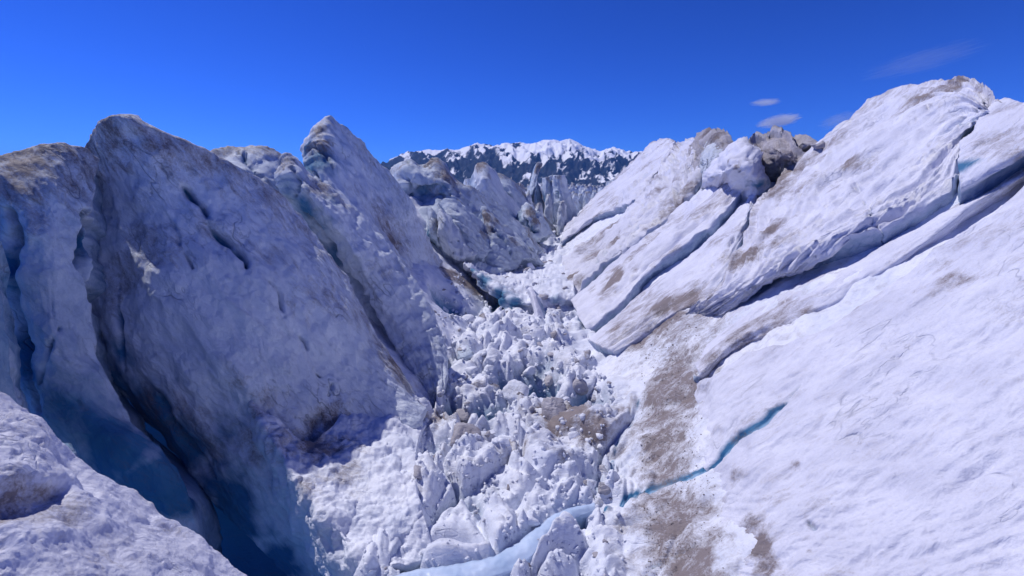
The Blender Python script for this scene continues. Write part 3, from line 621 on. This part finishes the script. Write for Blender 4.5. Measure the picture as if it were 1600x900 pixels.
solid('serac', [
    RR([(1114,258,2),(1126,242,2.8),(1140,224,3.4),(1156,216,3.5),(1172,219,3.2),(1184,234,2.6),(1193,256,1.8),(1198,284,.6)]),
    RR([(1110,270,2.2),(1128,254,3.2),(1146,240,3.9),(1162,238,3.8),(1177,256,3),(1186,282,1.6),(1190,302,.2)]),
    RR([(1102,280,1.8),(1122,270,3),(1142,260,3.7),(1157,264,3.4),(1168,284,2),(1176,306,.2)]),
    RR([(1098,286,1),(1118,280,2.2),(1138,272,2.9),(1148,282,2),(1156,300,.6),(1164,312,-.3)]),
    RR([(1096,292,-.4),(1116,292,-.2),(1136,290,0),(1146,300,-.3),(1152,310,-.6),(1158,318,-1)])],
    (3, 4, -7), M_SNOW, 'domed serac with an overhanging lip and shaded right flank on the right skyline', 'serac', amp=0.5, freq=0.28, ridge=0.25, rim=0.6, seed=61, flute=(3, 2, 0.2),
    dirt=[(1138,250,6,1.3),(1150,262,6,1.0),(1128,262,8,.5),(1160,222,12,.5)], cracks=[([(1145,246),(1150,258),(1156,268)], 5, .6, .2), ([(1112,276),(1124,266),(1140,262)], 4, .6, .2)], deep=[(1186,290,12,.8)])
solid('serac', [
    RR([(1174,248,1.2),(1184,223,2),(1200,216,2.2),(1222,217,2.2),(1236,226,2),(1246,244,1.2)]), RR([(1178,262,1),(1196,236,2.4),(1216,234,2.6),(1236,246,1.8),(1246,256,.8)]), RR([(1186,284,0),(1204,268,.8),(1224,262,.8),(1242,266,0)]), RR([(1190,300,-1.2),(1206,290,-1),(1226,282,-1),(1244,280,-1)])],
    (3, 7, -8), M_BROWN, 'squat brown gritty serac on the skyline right of the dome', 'serac', amp=0.6, freq=0.25, ridge=0.15, rim=0.8, seed=63, basedirt=0.55, lump=(0.26, 0.35),
    cracks=[([(1186,262),(1206,258),(1232,254)], 5, .9, .1), ([(1200,218),(1206,236),(1204,256)], 4, .6, .1)])
solid('serac', [
    RR([(1232,242,1.4),(1240,221,1.6),(1252,213,1.8),(1266,212,1.8),(1284,216,1.6),(1302,226,.6)]), RR([(1238,252,1),(1254,230,1.6),(1270,228,1.6),(1292,238,.6)]), RR([(1240,272,-.8),(1256,254,-.4),(1274,250,-.4),(1294,256,-1)])],
    (3, 7, -8), M_BROWN, 'flat brown serac crest tucked behind the big right slab at the skyline', 'serac', amp=0.6, freq=0.3, ridge=0.12, rim=0.8, seed=65, basedirt=0.4, lump=(0.35, 0.25))
solid('ice_slab', [
    RR([(1075,490,-1.1),(1100,466,-.5),(1130,430),(1160,370),(1182,318),(1212,280),(1250,238),(1300,203),(1340,172),(1380,147),(1420,133),(1480,124),(1528,129),(1548,150),(1560,172)], 0.75),
    RR([(1090,490,-1.4),(1125,462,-.5),(1165,425),(1205,365),(1255,305),(1315,245),(1375,202),(1440,170),(1500,150),(1545,168)], 0.95),
    RR([(1110,490,-1.3),(1150,462,-.4),(1192,432),(1255,378),(1320,320),(1380,270),(1440,228),(1500,188),(1545,180)], 0.85),
    RR([(1125,489,-1.2),(1168,458,-.4),(1215,425),(1270,396),(1330,362),(1390,320),(1440,282),(1480,240),(1510,205)], 0.7),
    RR([(1138,488,-1.0),(1180,458,-.5),(1212,432,-.35),(1262,410,-.15),(1310,388),(1368,362),(1400,347),(1440,322),(1478,297),(1490,284)], 0.42)],
    (2.5, 2.5, -4.5), M_SNOW, 'biggest sunlit ice slab, forming the highest skyline on the right above a dark crevasse', 'ice slab', step=2.3, amp=0.36, freq=0.32, flute=(2.5, 11, 0.28), rim=0.35, seed=67, cliff=0.42,
    lump=(0.8, 0.03), ndirt=0.75, topdirt=0.4, dirt=[(1165,400,26,1.3),(1210,360,22,1.3),(1440,150,26,1.2),(1490,132,24,1.4),(1330,260,18,1.0),(1480,130,40,.6),(1530,135,25,.9),(1300,215,30,.7),(1260,285,30,.6),(1225,370,25,.8),(1360,330,16,.6),(1560,165,18,.6),(1100,455,18,.8)],
    cracks=[([(1340,290),(1310,305),(1290,320)], 8, .35, .3), ([(1500,140),(1440,190),(1370,235),(1300,290)], 9, .35, .1), ([(1460,240),(1390,285),(1320,330),(1250,365),(1195,400)], 10, .35, .15), ([(1330,190),(1280,235),(1235,290),(1200,345)], 9, .35, .1), ([(1420,150),(1380,175),(1340,215)], 8, .3, .1), ([(1348,318),(1362,338),(1374,358)], 5, .4, .7), ([(1395,205),(1420,190),(1450,168)], 6, .3, .1), ([(1200,402),(1240,392),(1275,402)], 4, .2, .1),
            ([(1335,290),(1350,298)], 9, .3, .1), ([(1450,225),(1480,200),(1540,160)], 9, .5, .5)])
solid('ice_block', [
    RR([(1503,226),(1530,190),(1548,166),(1572,156),(1602,160),(1660,150),(1740,150)], 0.9), RR([(1500,252),(1530,225),(1570,195),(1610,190),(1670,180),(1750,175)], 1.1),
    RR([(1500,278),(1535,262),(1570,245),(1605,228),(1670,205),(1750,190)], 1.0), RR([(1502,294),(1540,276),(1575,256),(1605,240),(1680,205),(1760,170)], 0.7)],
    (2, 2, -4), M_SNOW, 'snowy ice block at the right border, split from the biggest slab by a teal notch', 'ice block', amp=0.22, freq=0.5, rim=0.3, seed=69, cliff=0.42, lump=(0.9, 0.12),
    dirt=[(1560,215,25,.8),(1590,225,30,.8),(1570,170,14,.6)], deep=[(1500,260,14,.9)])
solid('ice_slab', [
    RR([(1085,570),(1120,520),(1160,480),(1220,452),(1290,428),(1370,392),(1430,356),(1500,310),(1600,252),(1740,170)], -0.35),
    RR([(1095,585),(1140,535),(1185,508),(1250,478),(1330,440),(1400,402),(1460,362),(1530,312),(1610,268),(1750,185)], 0.0),
    RR([(1098,600,-.2),(1150,556),(1190,542),(1230,532),(1290,505),(1350,468),(1410,425),(1460,390),(1520,345),(1610,288),(1750,200)], -0.85)],
    (2, 2, -4), M_SNOW, 'long narrow ice slab between the deep crevasse and the thin crack on the right', 'ice slab', step=2.3, amp=0.16, freq=0.5, flute=(2, 5, 0.06), rim=0.3, seed=71, cliff=0.42, lump=(1.2, 0.05),
    cracks=[([(1200,545),(1250,526),(1300,500),(1345,474)], 9, .5, .4), ([(1225,470),(1290,455),(1340,425)], 5, .2, .2)], ndirt=0.5, dirt=[(1150,530,30,.6),(1260,490,30,.5),(1110,560,25,.7),(1290,430,30,.4),(1560,300,30,.4)])
solid('snow_slope', [
    RR([(1085,598,-0.75),(1110,590),(1155,560),(1190,548),(1235,538),(1300,508),(1370,462),(1450,402),(1520,352),(1600,292),(1700,222),(1850,140)], 0.0),
    RR([(1090,640,-0.75),(1140,620),(1200,600),(1270,568),(1340,530),(1420,480),(1500,420),(1600,345),(1720,270),(1880,190)], 0.12),
    RR([(1100,720,-0.75),(1170,700),(1250,670),(1340,630),(1430,580),(1520,520),(1620,450),(1740,370),(1900,280)], 0.2),
    RR([(1110,810,-0.75),(1190,800),(1290,780),(1400,740),(1500,690),(1620,610),(1760,520),(1930,420)], 0.2),
    RR([(1125,900,-0.75),(1220,900),(1330,900),(1450,870),(1580,820),(1720,740),(1900,640)], 0.2),
    RR([(1160,1040,-0.75),(1260,1040),(1400,1050),(1560,1040),(1740,980),(1960,860)], 0.1)],
    (1.5, 1, -4), M_SNOW, 'wide smooth bright snow slope filling the lower right corner', 'snow slope', step=2.6, amp=0.16, freq=0.8, flute=(3, 16, 0.035), lump=(2.5, 0.015), rim=0.18, seed=73, ndirt=0.3,
    dirt=[(1190,850,28,1.3),(1195,885,22,1.0),(1165,830,18,.9),(1180,820,22,.9),(1160,690,14,.9),(1215,640,0.1,0),(1600,500,40,.3),(1480,440,26,.7),(1475,415,20,.6),(1500,380,20,.5),(1245,725,6,.9),(1268,820,9,.7),(1265,860,6,.6),(1330,470,16,.4),(1150,740,16,.7),(1130,860,24,.7),(1125,790,18,.6)],
    cracks=[([(1085,742),(1130,702),(1180,660),(1226,630)], 21, .22, 1.9), ([(1226,630),(1240,612),(1250,602)], 5, .08, .3), ([(1262,812),(1274,826)], 9, .14, .4)])
# ------------------------------------------------------------------ the trough floor: shelf, frozen channel, blocks and rubble
_shelf = solid('ice_shelf', [
    [on_level(a, b, -9.7) for a, b in [(736,404),(775,412),(830,416),(895,414)]],
    [on_level(a, b, -9.1) for a, b in [(728,409),(765,425),(800,436),(835,436),(860,430),(895,430)]],
    PP([(724,411,43.8),(755,432,41),(778,449,38.7),(804,464,37.4),(829,470,37),(846,464,38),(872,462,38.5),(896,462,39)]),
    PP([(727,414,43.6),(754,438,40.8),(775,457,38.3),(800,474,37),(829,480,36.7),(849,478,37.8),(876,477,38.2),(895,474,38.8)]),
    PP([(731,418,43.6),(754,446,40.9),(774,466,38.4),(798,488,37),(830,500,36.7),(851,508,37.2),(879,508,37.8),(894,496,38.6)])],
    (1, 3, -1.5), M_GROUND, 'ice shelf with a smooth blue cliff stepping down across the trough floor', 'ice shelf', step=1.8, amp=0.25, freq=0.5, lump=(1.1, 0.55), ridge=0.15, rim=0.2, seed=81,
    deep=[(755,438,14,.8),(780,465,18,1.0),(805,475,14,.8),(870,470,16,.5),(740,420,10,.8)], dirt=[(800,450,10,.5),(740,400,10,.6)])
_rib = solid('ice_rib', [
    PP([(827,448,37.5),(833,452,37),(840,470,35.5),(848,490,34.5),(853,514,34)]), PP([(824,452,37.2),(829,456,36.6),(835,474,35),(841,494,34),(845,516,33.6)]), PP([(824,458,37.4),(827,464,36.9),(832,480,35.4),(837,498,34.3),(841,516,33.9)])],
    (.6, 1, -.6), M_SNOW, 'narrow pale ice rib running down from the blue cliff of the shelf', 'ice rib', step=1.6, amp=0.08, freq=1.2, rim=0.12, seed=83)
_rib.parent = _shelf; _rib.matrix_parent_inverse = Matrix.Translation(-_shelf.location); del _rib['category']
GG = GROUND; gpx, gpy = proj(GG); ok = (YY > 4) & (YY < 190) & (gpy < 960) & (gpx > 300) & (gpx < 1150)
_sel = np.flatnonzero(ok.ravel()); _bx = (gpx.ravel()[_sel]//3).astype(int); _by = (gpy.ravel()[_sel]//3).astype(int)
_ord = np.argsort(-YY.ravel()[_sel], kind='stable'); CELL = {}
for _k in _ord: CELL[(_bx[_k], _by[_k])] = _sel[_k]           # the nearest to the viewer wins
def at_ground(px, py):
    i, j = int(px//3), int(py//3)
    for r in range(0, 40):
        c = [CELL[(i+a, j+b)] for a in range(-r, r+1) for b in ((-r, r) if abs(a) < r else range(-r, r+1)) if (i+a, j+b) in CELL]
        if c: return GG.reshape(-1, 3)[min(c, key=lambda q: YY.ravel()[q])]
m_ch, t_, b_ = nodes('frozen_channel_ice')
_g = N(t_, 'ShaderNodeNewGeometry'); _n = noise(t_, _g.outputs['Position'], 1.2, 7, 0.6)
t_.links.new(ramp(t_, _n, [(0.3, (0.38, 0.50, 0.70)), (0.7, (0.56, 0.66, 0.84))]), b_.inputs['Base Color']); b_.inputs['Roughness'].default_value = 0.35
_w = np.interp(np.linspace(0, 1, len(_L)), [0, .3, .6, 1], [.27, .32, .25, .12])
_n = np.gradient(_L, axis=0); _n = np.stack([-_n[:, 1], _n[:, 0], 0*_n[:, 0]], 1); _n /= np.linalg.norm(_n, axis=1)[:, None]
solid('frozen_channel', [list((_L+_n*(_w*k)[:, None]+np.array([0, 0, h]))[::4]) for k, h in ((1.25, -.06), (.6, .03), (0, .05), (-.6, .03), (-1.25, -.06))],
    (0, 0, -1.0), m_ch, 'smooth pale blue frozen channel curving through the nearest rubble', 'frozen channel', step=2.6, amp=0.06, freq=1.6, rim=0.1, seed=85)

def ico(sub):
    import bmesh
    bm = bmesh.new(); bmesh.ops.create_icosphere(bm, subdivisions=sub, radius=1); V = np.array([v.co[:] for v in bm.verts]); F = np.array([[v.index for v in f.verts] for f in bm.faces]); bm.free(); return V, F
IV, IF = ico(4); IV3, IF3 = ico(3); IV1, IF1 = ico(1)
rnd = np.random.default_rng(21)
def block_shape(Vd, seed, npl=14, soft=10.0, rough=0.10):
    """a broken lump of ice: a sphere cut by random planes, its corners rounded by melt"""
    r_ = np.random.default_rng(seed); nn = r_.normal(size=(npl, 3)); nn /= np.linalg.norm(nn, axis=1)[:, None]; dd = r_.uniform(0.55, 1.0, npl)
    c = Vd@nn.T; rad = np.where(c > 0.12, dd/np.maximum(c, 0.12), 9.0)
    rad = -np.log(np.exp(-soft*rad).sum(1)+math.exp(-soft*1.5))/soft
    P = Vd*rad[:, None]
    P = P*(1 + rough*fbm(Vd*1.6+seed*3.1, 4, 0.45)[:, None]) + Vd*(0.07*fbm(Vd*4+seed, 3))[:, None]
    return P*r_.uniform(0.75, 1.15, 3)
def tri4(F): return np.concatenate([F, -np.ones((len(F), 1), int)], 1)
# the blocks that stand out one by one
def big_block(px, py, w, h, label, mat, seed, lift=0.15, deepfoot=0.3, ybias=0.0, cat='ice block', name='ice_block', rot=None):
    c = at_ground(px, py+h*0.35); d = c[1]/FPX; sx = w/2*d; sz = h/2*d*1.05
    P = block_shape(IV, seed, 10, 20.0, 0.09); P = P/np.abs(P).max(0)
    P = P*np.array([sx, (sx+sz)*0.5, sz]); P = P+0.03*sx*fbm(P/sx*5, 4)[:, None]*IV
    P[:, 2] += sz*lift; P = P + c + np.array([0, (sx+sz)*0.35+ybias, -0.25*sz])
    zz = (P[:, 2]-P[:, 2].min())/(np.ptp(P[:, 2])+1e-6)
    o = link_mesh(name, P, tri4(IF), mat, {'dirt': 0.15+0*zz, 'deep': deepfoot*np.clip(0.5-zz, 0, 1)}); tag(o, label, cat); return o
big_block(906, 598, 84, 62, 'big rounded white ice block right of the dark hole in the rubble', M_GROUND, 3, .35)
big_block(802, 612, 54, 50, 'tall white ice block left of the dark hole in the rubble', M_GROUND, 5, .35)
big_block(864, 628, 46, 60, 'beige-stained ice block just below the dark hole', M_BROWN, 9, .2)
big_block(898, 655, 60, 44, 'tan dirty ice lump under the big rounded white block', M_BROWN, 11, .1)
big_block(722, 668, 62, 46, 'flat reddish brown ice block by the foot of the huge fin', M_BROWN, 14, .1)
big_block(686, 548, 44, 78, 'pointed grey ice block against the wall at the left rim of the rubble', M_GREY, 17, .3)
big_block(765, 590, 34, 36, 'squarish white ice block above the small teal pit', M_GROUND, 19, .3)
big_block(868, 470, 30, 18, 'pale blue-shadowed ice block fallen in front of the shelf cliff', M_GROUND, 41, .3)
big_block(745, 505, 40, 30, 'rounded white ice block in the upper left of the rubble', M_GROUND, 43, .25)
big_block(700, 600, 34, 30, 'grey ice block in the shade at the foot of the pointed fin', M_GREY, 47, .2)
big_block(725, 548, 44, 34, 'grey-brown ice block beside the pointed grey block', M_GREY, 22, .3)
big_block(770, 560, 40, 36, 'cube-like pale ice block in the middle of the rubble', M_GROUND, 25, .35)
big_block(862, 440, 60, 30, 'bright ice block lying on top of the shelf at its right end', M_GROUND, 28, .6)
big_block(640, 690, 40, 36, 'pale upright ice lump at the left rim of the near rubble', M_GROUND, 31, .3)
big_block(560, 850, 60, 60, 'smooth snow lump beside a teal gap at the lower left of the rubble', M_SNOW, 33, .15)
big_block(790, 660, 56, 34, 'low white ice lump below the tall white block', M_GROUND, 35, .2)
big_block(1002, 478, 34, 16, 'small white angular ice block on the brown-dusted right slope', M_SNOW, 37, .4)

LIB = []
for k in range(16):
    P = block_shape(IV3, 100+k, 10+k % 4, 22.0, 0.08); P = P/np.abs(P).max(); me = bpy.data.meshes.new('ice_block')
    me.from_pydata((P).tolist(), [], IF3.tolist()); me.polygons.foreach_set('use_smooth', np.ones(len(IF3), bool))
    a1 = me.attributes.new('dirt', 'FLOAT', 'POINT'); a1.data.foreach_set('value', (0.1+0.5*(k % 4 == 0)+0*P[:, 0]).astype(np.float32))
    a2 = me.attributes.new('deep', 'FLOAT', 'POINT'); a2.data.foreach_set('value', (np.clip(-P[:, 2], 0, 1)*0.5*(k % 3 == 0)).astype(np.float32))
    me.materials.append(M_GROUND if k % 5 else M_BROWN); LIB.append(me)
left_px = ([350, 400, 440, 500, 560, 600, 650, 700, 780, 860, 920], [850, 735, 700, 672, 680, 690, 640, 585, 520, 540, 580])
right_px = ([350, 400, 440, 500, 560, 600, 650, 700, 780, 860, 920], [876, 880, 888, 882, 935, 955, 955, 950, 960, 985, 1000])
def floor_pixel(pw=1.0):
    py = 352+(905-352)*rnd.random()**pw
    a = np.interp(py, *left_px); b = np.interp(py, *right_px); return rnd.uniform(a, b), py
placed = 0
for k in range(290):
    px, py = floor_pixel(1.25); c = at_ground(px, py)
    if py > 700 and rnd.random() < 0.45: px, py = floor_pixel(1.8); c = at_ground(px, py)
    if 410 < py < 456 and 750 < px: c = on_level(px, py, -8.9)      # these lie on top of the shelf
    spx = (4.5+10*rnd.random()**3)*(0.5+0.8*sstep(360, 640, py)); r = spx*c[1]/FPX
    v = k % 16; o = bpy.data.objects.new('ice_block', LIB[v]); S.collection.objects.link(o)
    o.location = c+np.array([0, 0, -r*0.12]); o.scale = (r*rnd.uniform(.8, 1.3), r*rnd.uniform(.8, 1.3), r*rnd.uniform(.7, 1.1)); o.rotation_euler = (rnd.uniform(-.5, .5), rnd.uniform(-.5, .5), rnd.uniform(0, 6.28))
    band = ['beyond the shelf', 'level with the shelf', 'between shelf and dark hole', 'level with the dark hole', 'just below the dark hole', 'nearest the viewer'][int(np.searchsorted([400, 500, 575, 680, 790], py))]
    q_ = (px-np.interp(py, *left_px))/(np.interp(py, *right_px)-np.interp(py, *left_px))
    side = 'left rim' if q_ < 0.33 else 'middle' if q_ < 0.67 else 'right rim'
    tone = 'brown' if (v % 5 == 0) else 'bluish' if v % 3 == 0 else 'white'
    size = 'small' if spx < 8 else 'large'
    tag(o, f'{size} {tone} ice block, {side} of the rubble, {band}', 'ice block', f'{size} {tone} ice blocks, {side}, {band}')
# crumbs too many to count
VS, FS = [], []; n0 = 0
for k in range(1500):
    px, py = floor_pixel(1.1)
    if rnd.random() < 0.12: px += rnd.uniform(-25, 35)
    c = at_ground(px, py); r = (1.3+3.0*rnd.random()**2)*(0.6+0.7*sstep(360, 640, py))*c[1]/FPX
    Vd = IV1*(1+0.28*rnd.normal(size=(len(IV1), 1)))*rnd.uniform(.7, 1.2, 3)*r
    VS.append(Vd+c+np.array([rnd.uniform(-1, 1)*r, rnd.uniform(-1, 1)*r, -r*0.15])); FS.append(IF1+n0); n0 += len(IV1)
V_ = np.concatenate(VS); o = link_mesh('ice_rubble', V_, tri4(np.concatenate(FS)), M_GROUND, {'dirt': 0.15+0*V_[:, 0], 'deep': 0*V_[:, 0]}, base=np.array([0, 20, -10.0]))
tag(o, 'countless small crumbs of ice strewn over the trough floor', 'ice rubble', kind='stuff')

# grit and small stones lying in the brown band on the right
VS, FS = [], []; n0 = 0
for k in range(1500):
    py = rnd.uniform(470, 900); px = np.interp(py, [470, 600, 700, 900], [1030, 1045, 1045, 1060])+min(max(rnd.normal(), -1.3), 2)*np.interp(py, [470, 900], [28, 36]); c = at_ground(px, py)
    r = (0.6+1.2*rnd.random()**3)*c[1]/FPX; Vd = IV1*(1+0.25*rnd.normal(size=(len(IV1), 1)))*r*np.array([1, 1, .6]); VS.append(Vd+c); FS.append(IF1+n0); n0 += len(IV1)
m_st, t_, b_ = nodes('grey_grit'); _g = N(t_, 'ShaderNodeNewGeometry')
t_.links.new(ramp(t_, noise(t_, _g.outputs['Position'], 9, 3, 0.6), [(0.35, (0.13, 0.115, 0.12)), (0.65, (0.32, 0.29, 0.29))]), b_.inputs['Base Color']); b_.inputs['Roughness'].default_value = 0.9
V_ = np.concatenate(VS); o = link_mesh('grit', V_, tri4(np.concatenate(FS)), m_st, base=np.array([3, 14, -10.0])); tag(o, 'brown grit and pebbles scattered down the dirty band on the right', 'grit', kind='stuff')

# distant seracs: a band of blades beyond the end of the trough
def far_serac(px, top, y, w, foot=-9.0, lean=0.0, seed=0, mat=M_GREY_F, label='grey-white serac blade in the distant icefall beyond the end of the trough', group='distant seracs beyond the end of the trough', cat='serac'):
    c = pt(px, top, y); h = c[2]-foot; r = w/2*y/FPX; nu_, nv_ = 28, 30
    V = []; rr_ = np.random.default_rng(seed)
    ph = np.linspace(0, 2*pi, nu_, endpoint=False)
    for j in range(nv_):
        t = j/(nv_-1); rad = r*(1.25-0.35*t)*(1-t**5)**0.6
        V.append(np.stack([np.cos(ph)*rad*(1+.0*ph)+lean*h*(t-1)*1.0, np.sin(ph)*rad*1.6, np.full(nu_, h*t)], -1))
    V = np.array(V).reshape(-1, 3); Q = V/np.array([r*1.2, r*1.2, r*4])+seed
    f = fbm(Q, 5, 0.55, True); ax = V.copy(); ax[:, 2] = 0; ax /= np.linalg.norm(ax, axis=1)[:, None]+1e-6
    V = V+ax*(f*r*0.45)[:, None]; V[:, 2] += (h*0.10*fbm(V/np.array([r, r, h])*1.4+seed, 4))*(V[:, 2]/h)**3
    V += np.array([c[0], c[1], foot])
    idx = np.arange(nu_*nv_).reshape(nv_, nu_); nx_ = np.roll(idx, -1, 1)
    F = np.stack([idx[:-1], nx_[:-1], nx_[1:], idx[1:]], -1).reshape(-1, 4)
    tz = (V[:, 2]-foot)/h
    o = link_mesh('serac', V, F, mat, {'dirt': 0.2+0.45*sstep(0.8, 1.0, tz), 'deep': 0.25*np.clip(f*-1+0.6, 0, 1)}); tag(o, label, cat, group)
rs = np.random.default_rng(5)
tops = [(886,288),(890,292),(895,287),(900,289),(905,288),(911,287),(917,291),(922,288),(928,289),(934,290),(940,288),(946,291)]
for i, (x, t_p) in enumerate(tops): far_serac(x, t_p+rs.uniform(-1, 1), rs.uniform(215, 250), rs.uniform(6, 8.5), seed=i+1, label=f'distant grey-white serac blade, back row of the icefall, {"left" if i < 6 else "right"} half', group=f'distant serac blades, back row, {"left" if i < 6 else "right"} half')
for i, x in enumerate(np.linspace(884, 950, 13)): far_serac(x+rs.uniform(-2, 2), 298+rs.uniform(-3, 5), rs.uniform(170, 200), rs.uniform(5, 8), seed=30+i, label=f'distant grey-white serac blade, front row of the icefall, {"left" if i < 6 else "right"} half', group=f'distant serac blades, front row, {"left" if i < 6 else "right"} half')
for i, x in enumerate(np.linspace(700, 882, 24)): far_serac(x+rs.uniform(-3, 3), 289+rs.uniform(-4, 5), rs.uniform(180, 240), rs.uniform(7, 11), seed=60+i, label='grey serac blade far behind the pillars, left of the icefall gap', group='distant seracs behind the pillars')
for (x, tp_, yy_, w_, fo, lb) in [(783,277,108,13,-9,'thin pale blade of ice just behind the brown-crested ridge'),(797,281,112,9,-9,'narrow ice blade leaning at the lower end of the brown-crested ridge'),
        (812,288,104,9,-9,'short sharp ice fin left of the thin spire'),(826,300,98,9,-10,'small pointed ice fin at the foot of the thin spire'),(857,303,104,8,-10,'sharp pale ice fin in front of the rounded upright serac'),
        (879,313,100,9,-10,'small sharp ice fin at the foot of the square-topped serac'),(842,318,92,10,-10,'low jagged ice fin just above the head of the rubble')]:
    far_serac(x, tp_, yy_, w_, foot=fo, seed=int(x), mat=M_ICE_F, label=lb, group=None)
for i, (x, t_p) in enumerate([(952,283),(958,280),(963,276),(969,272),(975,270)]): far_serac(x, t_p, 150+i*3, 7, seed=90+i, foot=-4, label='small pointed serac tip poking over the edge of the farthest right slab', group='serac tips over the farthest right slab')

# ------------------------------------------------------------------ thin clouds low over the right skyline
def cloud(px, py, y, w, h, tilt, label, seed, dens=0.006):
    m = bpy.data.materials.new('thin_cloud'); m.use_nodes = True; t = m.node_tree; t.nodes.clear()
    o_ = t.nodes.new('ShaderNodeOutputMaterial'); v = t.nodes.new('ShaderNodeVolumePrincipled'); t.links.new(v.outputs[0], o_.inputs['Volume'])
    tc = t.nodes.new('ShaderNodeTexCoord'); ln = N(t, 'ShaderNodeVectorMath', operation='LENGTH'); t.links.new(tc.outputs['Object'], ln.inputs[0])
    mp = N(t, 'ShaderNodeMapping'); mp.inputs['Scale'].default_value = (2.2, 1, 4.5); mp.inputs['Location'].default_value = (seed, 0, 0); t.links.new(tc.outputs['Object'], mp.inputs[0])
    n = noise(t, mp.outputs[0], 1.6, 6, 0.65, 0.8)
    d = math_(t, 'SUBTRACT', n, math_(t, 'MULTIPLY', ln.outputs['Value'], 0.42)); d = math_(t, 'MULTIPLY', math_(t, 'SUBTRACT', d, 0.14), 6, True)
    t.links.new(math_(t, 'MULTIPLY', d, dens), v.inputs['Density']); v.inputs['Color'].default_value = (0.95, 0.95, 1, 1); v.inputs['Anisotropy'].default_value = 0.3
    me = bpy.data.meshes.new('cloud'); me.from_pydata(IV3.tolist(), [], IF3.tolist()); me.materials.append(m)
    o = bpy.data.objects.new('cloud', me); S.collection.objects.link(o); c = pt(px, py, y); k = y/FPX
    o.location = c; o.scale = (w/2*k, w*0.35*k, h/2*k); o.rotation_euler = (0, tilt, 0); tag(o, label, 'cloud')
cloud(1217, 189, 14000, 66, 20, -0.16, 'small bright wisp of cloud above the brown seracs on the right', 1.3)
cloud(1196, 160, 14000, 46, 11, -0.05, 'faint flat streak of cloud just above the brightest wisp', 4.1, 0.004)
cloud(1440, 95, 16000, 170, 36, -0.22, 'very thin long veil of cloud high above the biggest right slab', 7.7, 0.00010)
cloud(1310, 188, 14000, 60, 24, -0.3, 'thin cloud veil touching the skyline left of the biggest right slab', 9.2, 0.0008)
# ------------------------------------------------------------------ thin air haze over the whole place
mh = bpy.data.materials.new('thin_air'); mh.use_nodes = True; t = mh.node_tree; t.nodes.clear()
o_ = t.nodes.new('ShaderNodeOutputMaterial'); v = t.nodes.new('ShaderNodeVolumePrincipled'); t.links.new(v.outputs[0], o_.inputs['Volume'])
v.inputs['Color'].default_value = (0.16, 0.42, 1.0, 1); v.inputs['Density'].default_value = 0.00004; v.inputs['Anisotropy'].default_value = 0.0
x0, x1, y0, y1, z0, z1 = -11000, 11000, -80, 12200, -40, 760
me = bpy.data.meshes.new('haze'); me.from_pydata([(x, y, z) for z in (z0, z1) for y in (y0, y1) for x in (x0, x1)], [], [(0, 2, 3, 1), (4, 5, 7, 6), (0, 1, 5, 4), (2, 6, 7, 3), (0, 4, 6, 2), (1, 3, 7, 5)])
me.materials.append(mh); hz = bpy.data.objects.new('haze', me); S.collection.objects.link(hz)
tag(hz, 'thin bluish haze in the air between the glacier and the far mountain', 'haze', kind='stuff')
